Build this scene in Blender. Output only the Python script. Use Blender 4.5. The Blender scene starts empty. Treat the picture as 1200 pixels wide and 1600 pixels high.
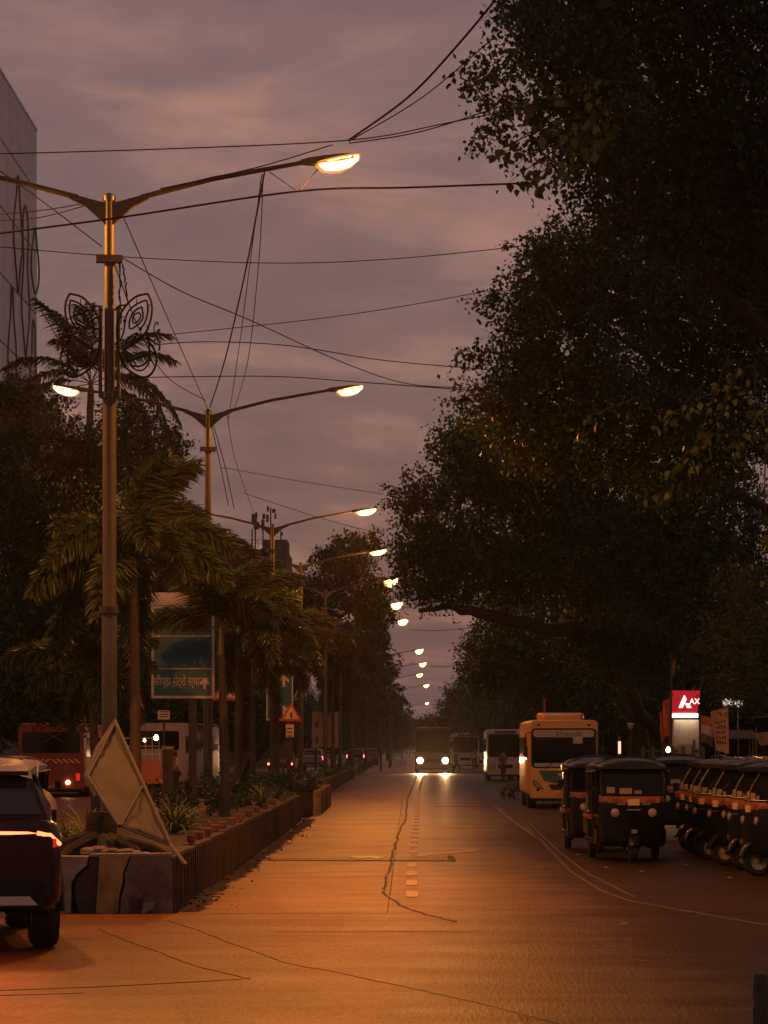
import bpy, math, random
import numpy as np
from mathutils import Vector, Matrix

R = math.radians
PI = math.pi
scene = bpy.context.scene
C = scene.collection
random.seed(7)

# ------------------------------------------------------------------ camera
CAM_H, F, VX, VY = 1.9, 4200.0, 640.0, 1166.0        # eye height, focal length and vanishing point in photo pixels
cam = bpy.data.cameras.new('camera')
cam_o = bpy.data.objects.new('camera', cam)
C.objects.link(cam_o)
cam_o.location = (0, 0, CAM_H)
cam_o.rotation_euler = (R(90), 0, 0)
cam.sensor_fit = 'VERTICAL'
cam.sensor_height = 36
cam.lens = F / 1600 * 36
cam.shift_x = (600 - VX) / 1600
cam.shift_y = (VY - 800) / 1600
cam.clip_start, cam.clip_end = 0.5, 3000
scene.camera = cam_o

# ------------------------------------------------------------------ sky, dusk light, exposure
world = bpy.data.worlds.new('World')
scene.world = world
world.use_nodes = True
wt = world.node_tree
for n in list(wt.nodes):
    wt.nodes.remove(n)


def wn(kind, **kw):
    n = wt.nodes.new(kind)
    for k, v in kw.items():
        setattr(n, k, v)
    return n


def wl(a, b):
    wt.links.new(a, b)


out = wn('ShaderNodeOutputWorld')
bg = wn('ShaderNodeBackground')
bg2 = wn('ShaderNodeBackground')
addsh = wn('ShaderNodeAddShader')
sky = wn('ShaderNodeTexSky', sky_type='NISHITA', sun_disc=False)
sky.sun_elevation = R(1.0)
sky.sun_rotation = R(200)
bg2.inputs['Strength'].default_value = 0.02
wl(sky.outputs[0], bg2.inputs['Color'])
tc = wn('ShaderNodeTexCoord')
sep = wn('ShaderNodeSeparateXYZ')
wl(tc.outputs['Generated'], sep.inputs[0])
# evening overcast: mauve cloud deck, projected on a plane overhead
zad = wn('ShaderNodeMath', operation='ADD')
zad.inputs[1].default_value = 0.10
zab = wn('ShaderNodeMath', operation='ABSOLUTE')
wl(sep.outputs['Z'], zab.inputs[0])
wl(zab.outputs[0], zad.inputs[0])
dx = wn('ShaderNodeMath', operation='DIVIDE')
dy = wn('ShaderNodeMath', operation='DIVIDE')
wl(sep.outputs['X'], dx.inputs[0]); wl(zad.outputs[0], dx.inputs[1])
wl(sep.outputs['Y'], dy.inputs[0]); wl(zad.outputs[0], dy.inputs[1])
com = wn('ShaderNodeCombineXYZ')
wl(dx.outputs[0], com.inputs['X']); wl(dy.outputs[0], com.inputs['Y'])
nz = wn('ShaderNodeTexNoise')
nz.inputs['Scale'].default_value = 2.3
nz.inputs['Detail'].default_value = 7
nz.inputs['Roughness'].default_value = 0.58
nz.inputs['Distortion'].default_value = 0.35
wl(com.outputs[0], nz.inputs['Vector'])
cr = wn('ShaderNodeValToRGB')
cr.color_ramp.elements[0].position = 0.36
cr.color_ramp.elements[0].color = (0.170, 0.098, 0.103, 1)
cr.color_ramp.elements[1].position = 0.68
cr.color_ramp.elements[1].color = (0.36, 0.185, 0.150, 1)
e = cr.color_ramp.elements.new(0.52)
e.color = (0.208, 0.118, 0.117, 1)
wl(nz.outputs['Fac'], cr.inputs[0])
# slightly darker towards the horizon
mr = wn('ShaderNodeMapRange')
mr.inputs['From Min'].default_value = 0.0
mr.inputs['From Max'].default_value = 0.24
mr.inputs['To Min'].default_value = 0.72
mr.inputs['To Max'].default_value = 1.0
wl(zab.outputs[0], mr.inputs['Value'])
wl(cr.outputs[0], bg.inputs['Color'])
wl(mr.outputs[0], bg.inputs['Strength'])
wl(bg.outputs[0], addsh.inputs[0])
wl(bg2.outputs[0], addsh.inputs[1])
wl(addsh.outputs[0], out.inputs['Surface'])

sun = bpy.data.lights.new('sun', 'SUN')
sun.energy = 0.02
sun.angle = R(12)
sun.color = (1.0, 0.72, 0.6)
sun_o = bpy.data.objects.new('sun', sun)
C.objects.link(sun_o)
sun_o.rotation_euler = (R(80), 0, R(20))

scene.view_settings.view_transform = 'Standard'
scene.view_settings.look = 'None'
scene.view_settings.exposure = 0.0
scene.view_settings.gamma = 1.0
scene.view_settings.use_curve_mapping = False
scene.render.engine = 'CYCLES'
cy = scene.cycles
cy.use_denoising = True
cy.max_bounces = 6
cy.diffuse_bounces = 2
cy.glossy_bounces = 3
cy.transmission_bounces = 4
cy.volume_bounces = 0
cy.transparent_max_bounces = 8
cy.caustics_reflective = False
cy.caustics_refractive = False
cy.sample_clamp_indirect = 3.0


# ------------------------------------------------------------------ helpers
def gp(px, py, z=0.0):
    """photo pixel -> point on the level z"""
    Y = (CAM_H - z) * F / (py - VY)
    return Vector(((px - VX) * Y / F, Y, z))


def at(px, py, Y):
    """photo pixel -> point at distance Y"""
    return Vector(((px - VX) * Y / F, Y, CAM_H + (VY - py) * Y / F))


MATS = {}


def mat(name, col, rough=0.6, metal=0.0, spec=0.5, vary=0.15, scale=6.0, bump=0.0, bscale=40.0, emit=None, estr=0.0,
        obj_rand=0.0, trans=0.0, coat=0.0, dirt=None, dirt_scale=2.0):
    if name in MATS:
        return MATS[name]
    m = bpy.data.materials.new(name)
    m.use_nodes = True
    t = m.node_tree
    p = t.nodes['Principled BSDF']
    p.inputs['Roughness'].default_value = rough
    p.inputs['Metallic'].default_value = metal
    p.inputs['Specular IOR Level'].default_value = spec
    p.inputs['Coat Weight'].default_value = coat
    co = t.nodes.new('ShaderNodeTexCoord')
    n = t.nodes.new('ShaderNodeTexNoise')
    n.inputs['Scale'].default_value = scale
    n.inputs['Detail'].default_value = 5
    t.links.new(co.outputs['Object'], n.inputs['Vector'])
    rmp = t.nodes.new('ShaderNodeMapRange')
    rmp.inputs['From Min'].default_value = 0.25
    rmp.inputs['From Max'].default_value = 0.75
    rmp.inputs['To Min'].default_value = 1 - vary
    rmp.inputs['To Max'].default_value = 1 + vary
    t.links.new(n.outputs['Fac'], rmp.inputs['Value'])
    last = rmp.outputs[0]
    if obj_rand:
        oi = t.nodes.new('ShaderNodeObjectInfo')
        r2 = t.nodes.new('ShaderNodeMapRange')
        r2.inputs['To Min'].default_value = 1 - obj_rand
        r2.inputs['To Max'].default_value = 1 + obj_rand
        t.links.new(oi.outputs['Random'], r2.inputs['Value'])
        mu = t.nodes.new('ShaderNodeMath'); mu.operation = 'MULTIPLY'
        t.links.new(last, mu.inputs[0]); t.links.new(r2.outputs[0], mu.inputs[1])
        last = mu.outputs[0]
    vm = t.nodes.new('ShaderNodeVectorMath'); vm.operation = 'SCALE'
    vm.inputs[0].default_value = col
    t.links.new(last, vm.inputs['Scale'])
    colout = vm.outputs[0]
    if dirt:
        n3 = t.nodes.new('ShaderNodeTexNoise')
        n3.inputs['Scale'].default_value = dirt_scale
        n3.inputs['Detail'].default_value = 8
        n3.inputs['Roughness'].default_value = 0.7
        t.links.new(co.outputs['Object'], n3.inputs['Vector'])
        r3 = t.nodes.new('ShaderNodeMapRange')
        r3.inputs['From Min'].default_value = 0.46
        r3.inputs['From Max'].default_value = 0.66
        t.links.new(n3.outputs['Fac'], r3.inputs['Value'])
        mx = t.nodes.new('ShaderNodeMix'); mx.data_type = 'RGBA'
        t.links.new(r3.outputs[0], mx.inputs['Factor'])
        t.links.new(colout, mx.inputs['A'])
        mx.inputs['B'].default_value = (*dirt, 1)
        colout = mx.outputs['Result']
    t.links.new(colout, p.inputs['Base Color'])
    if bump:
        n2 = t.nodes.new('ShaderNodeTexNoise')
        n2.inputs['Scale'].default_value = bscale
        n2.inputs['Detail'].default_value = 4
        t.links.new(co.outputs['Object'], n2.inputs['Vector'])
        b = t.nodes.new('ShaderNodeBump')
        b.inputs['Strength'].default_value = bump
        b.inputs['Distance'].default_value = 0.02
        t.links.new(n2.outputs['Fac'], b.inputs['Height'])
        t.links.new(b.outputs[0], p.inputs['Normal'])
    if emit:
        p.inputs['Emission Color'].default_value = (*emit, 1)
        p.inputs['Emission Strength'].default_value = estr
        if estr < 40:
            m.cycles.emission_sampling = 'NONE'
    if trans:
        tr = t.nodes.new('ShaderNodeBsdfTranslucent')
        t.links.new(colout, tr.inputs['Color'])
        ms = t.nodes.new('ShaderNodeMixShader')
        ms.inputs[0].default_value = trans
        t.links.new(p.outputs[0], ms.inputs[1])
        t.links.new(tr.outputs[0], ms.inputs[2])
        t.links.new(ms.outputs[0], t.nodes['Material Output'].inputs['Surface'])
    MATS[name] = m
    return m


def tag(o, label=None, cat=None, group=None, kind=None):
    if label: o['label'] = label
    if cat: o['category'] = cat
    if group: o['group'] = group
    if kind: o['kind'] = kind
    return o


def thing(name, label, cat, loc=(0, 0, 0), rz=0.0, group=None):
    o = bpy.data.objects.new(name, None)
    o.empty_display_size = 0.2
    C.objects.link(o)
    o.location = loc
    o.rotation_euler = (0, 0, rz)
    return tag(o, label, cat, group)


def link_mesh(name, me, parent=None, loc=None):
    o = bpy.data.objects.new(name, me)
    C.objects.link(o)
    o.parent = parent
    if loc is not None:
        o.location = loc
    return o


def copy_tree(o, parent=None):
    c = o.copy()
    C.objects.link(c)
    c.parent = parent
    for ch in list(o.children):
        copy_tree(ch, c)
    return c


class MB:
    def __init__(s):
        s.v, s.f = [], []

    def box(s, cx, cy, cz, sx, sy, sz, rz=0.0):
        b = len(s.v)
        c, n = math.cos(rz), math.sin(rz)
        for z in (-.5, .5):
            for x, y in ((-.5, -.5), (.5, -.5), (.5, .5), (-.5, .5)):
                X, Y = x * sx, y * sy
                s.v.append((cx + X * c - Y * n, cy + X * n + Y * c, cz + z * sz))
        for q in ((3, 2, 1, 0), (4, 5, 6, 7), (0, 1, 5, 4), (1, 2, 6, 5), (2, 3, 7, 6), (3, 0, 4, 7)):
            s.f.append(tuple(b + i for i in q))
        return s

    def loft(s, rings, cap=True, close=True):
        b = len(s.v)
        n = len(rings[0])
        for r in rings:
            s.v.extend([tuple(p) for p in r])
        for k in range(len(rings) - 1):
            for i in range(n if close else n - 1):
                j = (i + 1) % n
                s.f.append((b + k * n + i, b + k * n + j, b + (k + 1) * n + j, b + (k + 1) * n + i))
        if cap:
            s.f.append(tuple(b + i for i in range(n))[::-1])
            s.f.append(tuple(b + (len(rings) - 1) * n + i for i in range(n)))
        return s

    def tube(s, pts, rad, n=7, cap=True):
        pts = [Vector(p) for p in pts]
        if not isinstance(rad, (list, tuple)):
            rad = [rad] * len(pts)
        rings = []
        prev = None
        for i, p in enumerate(pts):
            d = (pts[min(i + 1, len(pts) - 1)] - pts[max(i - 1, 0)])
            if d.length < 1e-9:
                d = Vector((0, 0, 1))
            d.normalize()
            if prev is None:
                a = d.orthogonal().normalized()
            else:
                a = (prev - d * prev.dot(d))
                a = a.normalized() if a.length > 1e-6 else d.orthogonal().normalized()
            prev = a
            bb = d.cross(a)
            rings.append([p + (a * math.cos(2 * PI * k / n) + bb * math.sin(2 * PI * k / n)) * rad[i] for k in range(n)])
        return s.loft(rings, cap)

    def lathe(s, prof, axis='z', c=(0, 0, 0), n=20, cap=True):
        rings = []
        for r, a in prof:
            ring = []
            for k in range(n):
                t = 2 * PI * k / n
                u, w = r * math.cos(t), r * math.sin(t)
                if axis == 'z': ring.append((c[0] + u, c[1] + w, c[2] + a))
                elif axis == 'x': ring.append((c[0] + a, c[1] + u, c[2] + w))
                else: ring.append((c[0] + w, c[1] + a, c[2] + u))
            rings.append(ring)
        return s.loft(rings, cap)

    def prism(s, poly, d, axis='y', a=0.0):
        """poly of (x,z) extruded along y from a to a+d (axis 'y'), or (y,z) along x, or (x,y) along z"""
        def P(p, q):
            if axis == 'y': return (p[0], q, p[1])
            if axis == 'x': return (q, p[0], p[1])
            return (p[0], p[1], q)
        return s.loft([[P(p, a) for p in poly], [P(p, a + d) for p in poly]])

    def build(s, name, m, parent=None, smooth=False, loc=None):
        me = bpy.data.meshes.new(name)
        me.from_pydata(s.v, [], s.f)
        me.update()
        import bmesh
        bm = bmesh.new(); bm.from_mesh(me)
        bmesh.ops.recalc_face_normals(bm, faces=bm.faces)
        bm.to_mesh(me); bm.free()
        if smooth:
            me.shade_smooth()
            try:
                me.set_sharp_from_angle(angle=R(40))
            except Exception:
                pass
        if m is not None:
            me.materials.append(m)
        return link_mesh(name, me, parent, loc)


def rrect(w, z0, z1, r, y, n=4, cx=0.0):
    """rounded rectangle ring in x,z at depth y"""
    pts = []
    for (sx, zc, a0) in ((1, z1 - r, 0), (-1, z1 - r, 90), (-1, z0 + r, 180), (1, z0 + r, 270)):
        for k in range(n + 1):
            a = R(a0 + 90 * k / n)
            pts.append((cx + sx * (w / 2 - r) + r * math.cos(a), y, zc + r * math.sin(a)))
    return pts


def rr2(w, z0, z1, r, n=4, cx=0.0):
    return [(p[0], p[2]) for p in rrect(w, z0, z1, r, 0, n, cx)]


def text(name, body, size, m, parent, loc, rot=(PI / 2, 0, 0), ext=0.004, align='CENTER', shear=0.0, sx=1.0):
    cu = bpy.data.curves.new(name, 'FONT')
    cu.body = body; cu.size = size; cu.extrude = ext; cu.align_x = align; cu.shear = shear
    cu.resolution_u = 4
    tmp = bpy.data.objects.new(name, cu)
    C.objects.link(tmp)
    dg = bpy.context.evaluated_depsgraph_get()
    me = bpy.data.meshes.new_from_object(tmp.evaluated_get(dg))
    bpy.data.objects.remove(tmp)
    me.materials.clear(); me.materials.append(m)
    o = link_mesh(name, me, parent)
    o.location = loc; o.rotation_euler = rot; o.scale = (sx, 1, 1)
    return o


def np_mesh(name, verts, faces_k, m, parent=None):
    """verts (N,k,3) as N separate polygons of k corners"""
    N, k, _ = verts.shape
    me = bpy.data.meshes.new(name)
    me.vertices.add(N * k)
    me.vertices.foreach_set('co', verts.reshape(-1).astype(np.float32))
    me.loops.add(N * k)
    me.loops.foreach_set('vertex_index', np.arange(N * k, dtype=np.int32))
    me.polygons.add(N)
    me.polygons.foreach_set('loop_start', np.arange(0, N * k, k, dtype=np.int32))
    me.update(calc_edges=True)
    me.materials.append(m)
    return link_mesh(name, me, parent)


LEAF4 = np.array([(0, 0, 0), (.36, .45, .06), (0, 1, -.04), (-.36, .45, .06)])
LEAF6 = np.array([(0, 0, 0), (.40, .22, .08), (.34, .55, .05), (0, 1.08, -.08), (-.34, .55, .05), (-.40, .22, .08)])
LEAFN = np.array([(0, 0, 0), (.15, .4, .03), (0, 1, -.1), (-.15, .4, .03)])


def unit(a):
    return a / (np.linalg.norm(a, axis=-1, keepdims=True) + 1e-9)


def leaves(name, pos, size, shape, m, parent, rng, hang=0.5, dirv=None):
    N = len(pos)
    d = rng.normal(size=(N, 3))
    d[:, 2] -= hang * 1.6
    if dirv is not None:
        d = d * .7 + dirv * 1.2
    d = unit(d)
    nrm = rng.normal(size=(N, 3))
    s = unit(np.cross(d, nrm))
    n = np.cross(s, d)
    sz = (size * rng.uniform(.6, 1.35, N))[:, None, None]
    V = pos[:, None, :] + sz * (shape[None, :, 0:1] * s[:, None] + shape[None, :, 1:2] * d[:, None] + shape[None, :, 2:3] * n[:, None])
    return np_mesh(name, V, shape.shape[0], m, parent)


def crown(parent, blobs, density, leaf, m, seed, shape=LEAF4, per=26, spread=.33, hang=.5, core=0.0, name='crown', twig=None, edge=1.0):
    """blobs: (center, rx, ry, rz). Leaves sit in sprays that hang from twig ends through the crown's volume."""
    rng = np.random.default_rng(seed)
    P, T, K2 = [], [], []
    for (c, rx, ry, rz) in blobs:
        A = rx * rz * 3.1
        nc = max(6, int(density * A))
        u = unit(rng.normal(size=(nc, 3)))
        r = rng.uniform(0, 1, nc) ** (1 / 2.6) * (1 + rng.normal(0, .11 * edge, nc))
        cen = np.array(c) + u * r[:, None] * np.array((rx, ry, rz))
        dv = unit(u * np.array((1, .6, .8)) + rng.normal(0, .5, (nc, 3)) + np.array((0, 0, -.35 * hang)))
        k = rng.integers(int(per * .5), int(per * 1.5), nc)
        idx = np.repeat(np.arange(nc), k)
        t = rng.uniform(-.5, 1, len(idx))
        sc = spread * rng.uniform(.7, 1.4, nc)
        pos = cen[idx] + dv[idx] * (t * sc[idx])[:, None] + rng.normal(0, .25, (len(idx), 3)) * sc[idx][:, None]
        P.append(pos)
        if twig is not None:
            for i in np.where(r > .86)[0][::3]:
                T.append((cen[i] - u[i] * .7 * min(rx, rz) * .5 - np.array((0, 0, -.1)), cen[i] + dv[i] * sc[i] * 1.15))
        if core and min(rx, rz) > .8:
            nk = int(core * A)
            q = unit(rng.normal(size=(nk, 3))) * (rng.uniform(0, 1, nk) ** .4)[:, None] * .82
            pos2 = np.array(c) + q * np.array((rx, ry, rz))
            K2.append(pos2)
    P = np.concatenate(P)
    if K2:
        leaves('inner_leaves', np.concatenate(K2), leaf * 3.0, shape, m, parent, rng, hang)['kind'] = 'stuff'
    o = leaves(name, P, leaf, shape, m, parent, rng, hang)
    o['kind'] = 'stuff'
    if twig is not None and T:
        mb = MB()
        for a, b in T:
            a, b = Vector(a), Vector(b)
            mid = (a + b) / 2 + Vector((0, 0, .06))
            mb.tube([a, mid, b], [.016, .010, .004], 3)
        mb.build('twigs', twig, parent)['kind'] = 'stuff'
    return o


def bl(px, py, Y, rx, rz, ry=None):
    s = F / Y
    return (at(px, py, Y), rx / s, (ry if ry else max(rx, rz) / s * .8), rz / s)


def wob(a, b, n, amp, rnd, sag=0.0):
    a, b = Vector(a), Vector(b)
    pts = []
    for i in range(n + 1):
        t = i / n
        p = a.lerp(b, t)
        k = math.sin(PI * t)
        p += Vector((rnd.uniform(-1, 1), rnd.uniform(-1, 1), rnd.uniform(-1, 1))) * amp * k
        p.z -= sag * 4 * t * (1 - t)
        pts.append(p)
    return pts

# ------------------------------------------------------------------ materials
M_soil = mat('soil', (.05, .035, .016), .95, vary=.4, scale=3, bump=.6, bscale=18)
M_crack = mat('dusty_crack', (.068, .030, .006), .8, vary=.4, scale=9)
M_faint = mat('faint_joint', (.095, .040, .006), .8, vary=.4, scale=5)
M_tar = mat('tar', (.028, .018, .010), .7, vary=.4, scale=9, bump=.3)
M_paint = mat('worn_white_paint', (.75, .52, .26), .6, vary=.25, scale=5, dirt=(.30, .16, .05), dirt_scale=6)
M_steel = mat('galvanised_steel', (.048, .044, .02), .55, .1, vary=.3, scale=5, bump=.08, dirt=(.06, .04, .02), dirt_scale=4)
M_darksteel = mat('dark_painted_steel', (.045, .038, .03), .5, .3, vary=.3)
M_black = mat('black_paint', (.005, .005, .0035), .34, vary=.2, spec=.25)
M_rubber = mat('tyre_rubber', (.014, .013, .012), .75, vary=.25, scale=14, bump=.3)
M_rim = mat('wheel_rim', (.34, .30, .22), .45, .15, vary=.2)
M_glass = mat('dark_glass', (.005, .005, .004), .08, spec=.2, vary=.05)
M_bark = mat('bark', (.024, .018, .008), .9, vary=.45, scale=7, bump=.9, bscale=14)
M_palmbark = mat('palm_bark', (.06, .046, .024), .85, vary=.35, scale=4, bump=.8, bscale=22)
M_leaf = mat('broad_leaf', (.026, .056, .008), .5, vary=.45, scale=1.1, trans=.22)
M_leafd = mat('dark_leaf', (.008, .036, .005), .55, vary=.45, scale=.8, trans=.15)
M_peepal = mat('peepal_leaf', (.075, .105, .018), .42, vary=.4, scale=.7, trans=.3)
M_palm = mat('palm_leaf', (.050, .066, .013), .45, vary=.35, scale=1.5, trans=.2)
M_grass = mat('blade_leaf', (.11, .14, .03), .5, vary=.4, scale=3, trans=.2)
M_rod = mat('black_rod', (.012, .010, .008), .8, spec=.15)
M_wire = mat('cable', (.010, .009, .008), .8, spec=.1, vary=.1)
M_conc = mat('weathered_concrete', (.17, .13, .085), .85, vary=.35, scale=3, bump=.5, bscale=20, dirt=(.05, .036, .022), dirt_scale=2.2)
M_stone = mat('rubble_stone', (.16, .115, .075), .85, vary=.4, scale=5, bump=.6, bscale=15, obj_rand=.4)


def road_material():
    m = bpy.data.materials.new('road_concrete')
    m.use_nodes = True
    t = m.node_tree
    p = t.nodes['Principled BSDF']
    geo = t.nodes.new('ShaderNodeNewGeometry')
    mp = t.nodes.new('ShaderNodeMapping')
    mp.inputs['Scale'].default_value = (.22, .5, 1)
    t.links.new(geo.outputs['Position'], mp.inputs['Vector'])

    def noise(vec, sc, det=6, rg=.6):
        n = t.nodes.new('ShaderNodeTexNoise')
        n.inputs['Scale'].default_value = sc
        n.inputs['Detail'].default_value = det
        n.inputs['Roughness'].default_value = rg
        t.links.new(vec, n.inputs['Vector'])
        return n.outputs['Fac']

    def rng(v, a, b, c, d):
        r = t.nodes.new('ShaderNodeMapRange')
        for k, x in zip(('From Min', 'From Max', 'To Min', 'To Max'), (a, b, c, d)):
            r.inputs[k].default_value = x
        t.links.new(v, r.inputs['Value'])
        return r.outputs[0]

    def mul(a, b):
        x = t.nodes.new('ShaderNodeMath'); x.operation = 'MULTIPLY'
        t.links.new(a, x.inputs[0]); t.links.new(b, x.inputs[1])
        return x.outputs[0]
    ml = t.nodes.new('ShaderNodeMapping')                                # grain drawn out along the traffic
    ml.inputs['Scale'].default_value = (1.0, .14, 1)
    t.links.new(geo.outputs['Position'], ml.inputs['Vector'])
    big = rng(noise(mp.outputs[0], 1.0), .35, .65, .74, 1.16)          # broad stains across the lane
    mid = rng(noise(geo.outputs['Position'], 2.6), .3, .7, .84, 1.14)
    fine = rng(noise(ml.outputs[0], 26, 4, .75), .3, .7, .5, 1.5)
    oi = t.nodes.new('ShaderNodeObjectInfo')
    ob = rng(oi.outputs['Random'], 0, 1, .95, 1.04)
    k = mul(mul(big, mid), mul(fine, ob))
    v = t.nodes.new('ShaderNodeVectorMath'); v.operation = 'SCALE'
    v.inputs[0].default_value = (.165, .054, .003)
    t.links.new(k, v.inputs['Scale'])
    p.inputs['Specular Tint'].default_value = (1.0, .52, .12, 1)           # reflections tinted orange, painting out the sky's blue
    # old asphalt parking side; wide feather paints lamplight falloff into the concrete's colour
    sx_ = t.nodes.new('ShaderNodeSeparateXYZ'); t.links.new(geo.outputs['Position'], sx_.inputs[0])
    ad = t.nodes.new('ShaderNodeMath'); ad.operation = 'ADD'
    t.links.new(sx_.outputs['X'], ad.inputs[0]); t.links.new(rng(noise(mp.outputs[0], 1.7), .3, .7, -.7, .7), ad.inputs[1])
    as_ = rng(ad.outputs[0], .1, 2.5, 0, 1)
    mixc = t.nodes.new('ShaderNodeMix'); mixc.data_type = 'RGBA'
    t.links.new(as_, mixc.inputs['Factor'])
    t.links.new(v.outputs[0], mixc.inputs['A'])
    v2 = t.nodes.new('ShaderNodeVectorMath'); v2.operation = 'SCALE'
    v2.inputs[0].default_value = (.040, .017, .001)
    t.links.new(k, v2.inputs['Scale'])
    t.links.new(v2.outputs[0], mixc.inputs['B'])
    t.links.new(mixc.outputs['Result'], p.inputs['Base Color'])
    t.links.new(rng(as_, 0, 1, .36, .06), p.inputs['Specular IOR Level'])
    t.links.new(rng(noise(mp.outputs[0], 2.2), .3, .7, .38, .50), p.inputs['Roughness'])
    b = t.nodes.new('ShaderNodeBump')
    b.inputs['Strength'].default_value = .8
    b.inputs['Distance'].default_value = .014
    t.links.new(noise(ml.outputs[0], 30, 4, .7), b.inputs['Height'])
    t.links.new(b.outputs[0], p.inputs['Normal'])
    return m


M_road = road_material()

# ------------------------------------------------------------------ ground, road, pavement
mb = MB(); mb.box(0, 440, -.55, 900, 920, .8)
tag(mb.build('ground', M_soil), kind='structure')
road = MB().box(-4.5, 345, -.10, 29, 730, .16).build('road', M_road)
tag(road, kind='structure')
XR = 10.0
pav = MB().box(15.0, 345, -.02, 9.9, 730, .30).build('pavement', mat('pavement_stone', (.13, .10, .07), .9, vary=.3, scale=2, bump=.4))
tag(pav, kind='structure')
kb = MB(); kb.box(.15, 2.0, 0, .2, 3.96, .16)
kme = None
for i in range(70):
    if kme is None:
        k0 = kb.build('kerb_stone', M_conc, pav); kme = k0.data
        o = k0
    else:
        o = link_mesh('kerb_stone', kme, pav)
    o.location = (XR - .17, 12 + i * 4, .06)
pavl = MB().box(-24.0, 345, -.02, 9.8, 730, .30).build('pavement', MATS['pavement_stone'])
tag(pavl, kind='structure')
# cast concrete slabs of the carriageway
COLS = [(-18.9, -14.6), (-14.6, -10.0), (-10.0, -5.1), (-5.1, -2.6), (-2.6, -.25), (-.25, 2.9), (2.9, 6.3), (6.3, 9.72)]
LEN = 4.9
slab_me = {}
rs = random.Random(3)
COLS += [(-18.9, -10.0), (-10.0, 9.72)]
for ci, (x0, x1) in enumerate(COLS):
    for k in range(-1, 26):
        y0 = 10.4 + k * LEN
        if (ci < 8) == (y0 < 29) or ci == 3:
            continue
        if ci not in slab_me:
            w = x1 - x0 - .008
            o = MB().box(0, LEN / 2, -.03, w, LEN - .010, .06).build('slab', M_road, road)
            slab_me[ci] = o.data
        else:
            o = link_mesh('slab', slab_me[ci], road)
        o.location = ((x0 + x1) / 2, y0, .034 + rs.uniform(-.001, .001))
Z0 = .034                                                               # level of the slabs


def strip(name, pts, w, m, parent, z=.004, jit=0.0):
    """a thin ribbon lying on the road through photo pixels"""
    P = [gp(a, b, Z0) for a, b in pts]
    Q = []
    for i in range(len(P) - 1):
        n = max(5, int((P[i + 1] - P[i]).length / .12)) if jit else 5
        for k in range(n):
            Q.append(P[i].lerp(P[i + 1], k / n))
    Q.append(P[-1])
    mb = MB()
    L, Rr = [], []
    wander = 0.0
    for i, p in enumerate(Q):
        d = (Q[min(i + 1, len(Q) - 1)] - Q[max(0, i - 1)]); d.z = 0; d.normalize()
        nrm = Vector((-d.y, d.x, 0))
        wander = wander * .86 + rs.uniform(-jit, jit)
        j = wander
        ww = w * rs.uniform(.25, 1.5) if jit else w
        L.append(p + nrm * (ww / 2 + j)); Rr.append(p - nrm * (ww / 2 - j))
    top = [[(l.x, l.y, Z0 + z), (r.x, r.y, Z0 + z), (r.x, r.y, Z0 - .004), (l.x, l.y, Z0 - .004)] for l, r in zip(L, Rr)]
    mb.loft(top)
    return mb.build(name, m, parent)


strip('tar_joint', [(652, 1208), (648, 1222), (636, 1250), (634, 1284), (629, 1288), (613, 1332), (611, 1346), (602, 1370), (600, 1396), (625, 1414), (665, 1429), (712, 1440)], .035, M_tar, road, jit=.012)
strip('tar_joint', [(404, 1344), (560, 1344.5), (706, 1345)], .42, M_tar, road, z=.004)
strip('tar_joint', [(703, 1338), (708, 1346)], .10, M_tar, road, z=.010)
strip('tar_joint', [(688, 1260), (778, 1261)], .8, M_tar, road, z=.004)
strip('tar_joint', [(262, 1438), (330, 1462), (440, 1502), (560, 1527), (690, 1555), (880, 1600)], .012, M_crack, road, z=.003, jit=.012)
strip('tar_joint', [(155, 1452), (230, 1482), (300, 1508), (390, 1530)], .012, M_faint, road, jit=.012)
strip('tar_joint', [(430, 1456), (600, 1456), (760, 1456)], .012, M_faint, road, z=.0025, jit=.01)
strip('tar_joint', [(0, 1548), (160, 1542), (380, 1530)], .018, M_faint, road, jit=.006)
strip('tar_joint', [(0, 1556), (130, 1552)], .012, M_faint, road, jit=.012)
strip('tar_joint', [(870, 1470), (1000, 1500), (1175, 1525)], .02, M_conc, road, jit=.01)
rd = random.Random(6)
Ps = [(VX + (-2.52 + rd.uniform(-.05, .05)) * F / yy, VY + (CAM_H - Z0) * F / yy) for yy in np.arange(30.3, 69, 1.6)]
strip('gutter_dirt', Ps, .26, mat('gutter_soil', (.03, .018, .006), .95, vary=.5, scale=4, bump=.6), road, z=.005, jit=.008)
M_seam = mat('pale_seam', (.10, .066, .018), .7, vary=.3)
strip('pale_seam', [(812, 1280), (850, 1318), (892, 1362), (940, 1392), (985, 1408), (1200, 1446)], .05, M_seam, road)
strip('pale_seam', [(826, 1285), (872, 1330), (920, 1366), (992, 1402)], .04, M_seam, road)
strip('edge_line', [(772, 1258), (800, 1282), (838, 1308)], .10, mat('old_edge_paint', (.16, .11, .05), .7, vary=.4, dirt=(.06, .035, .01), dirt_scale=5), road)
strip('drain_cover', [(545, 1340), (600, 1340)], .35, mat('cast_iron', (.07, .055, .04), .35, .7), road, z=.009)
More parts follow.
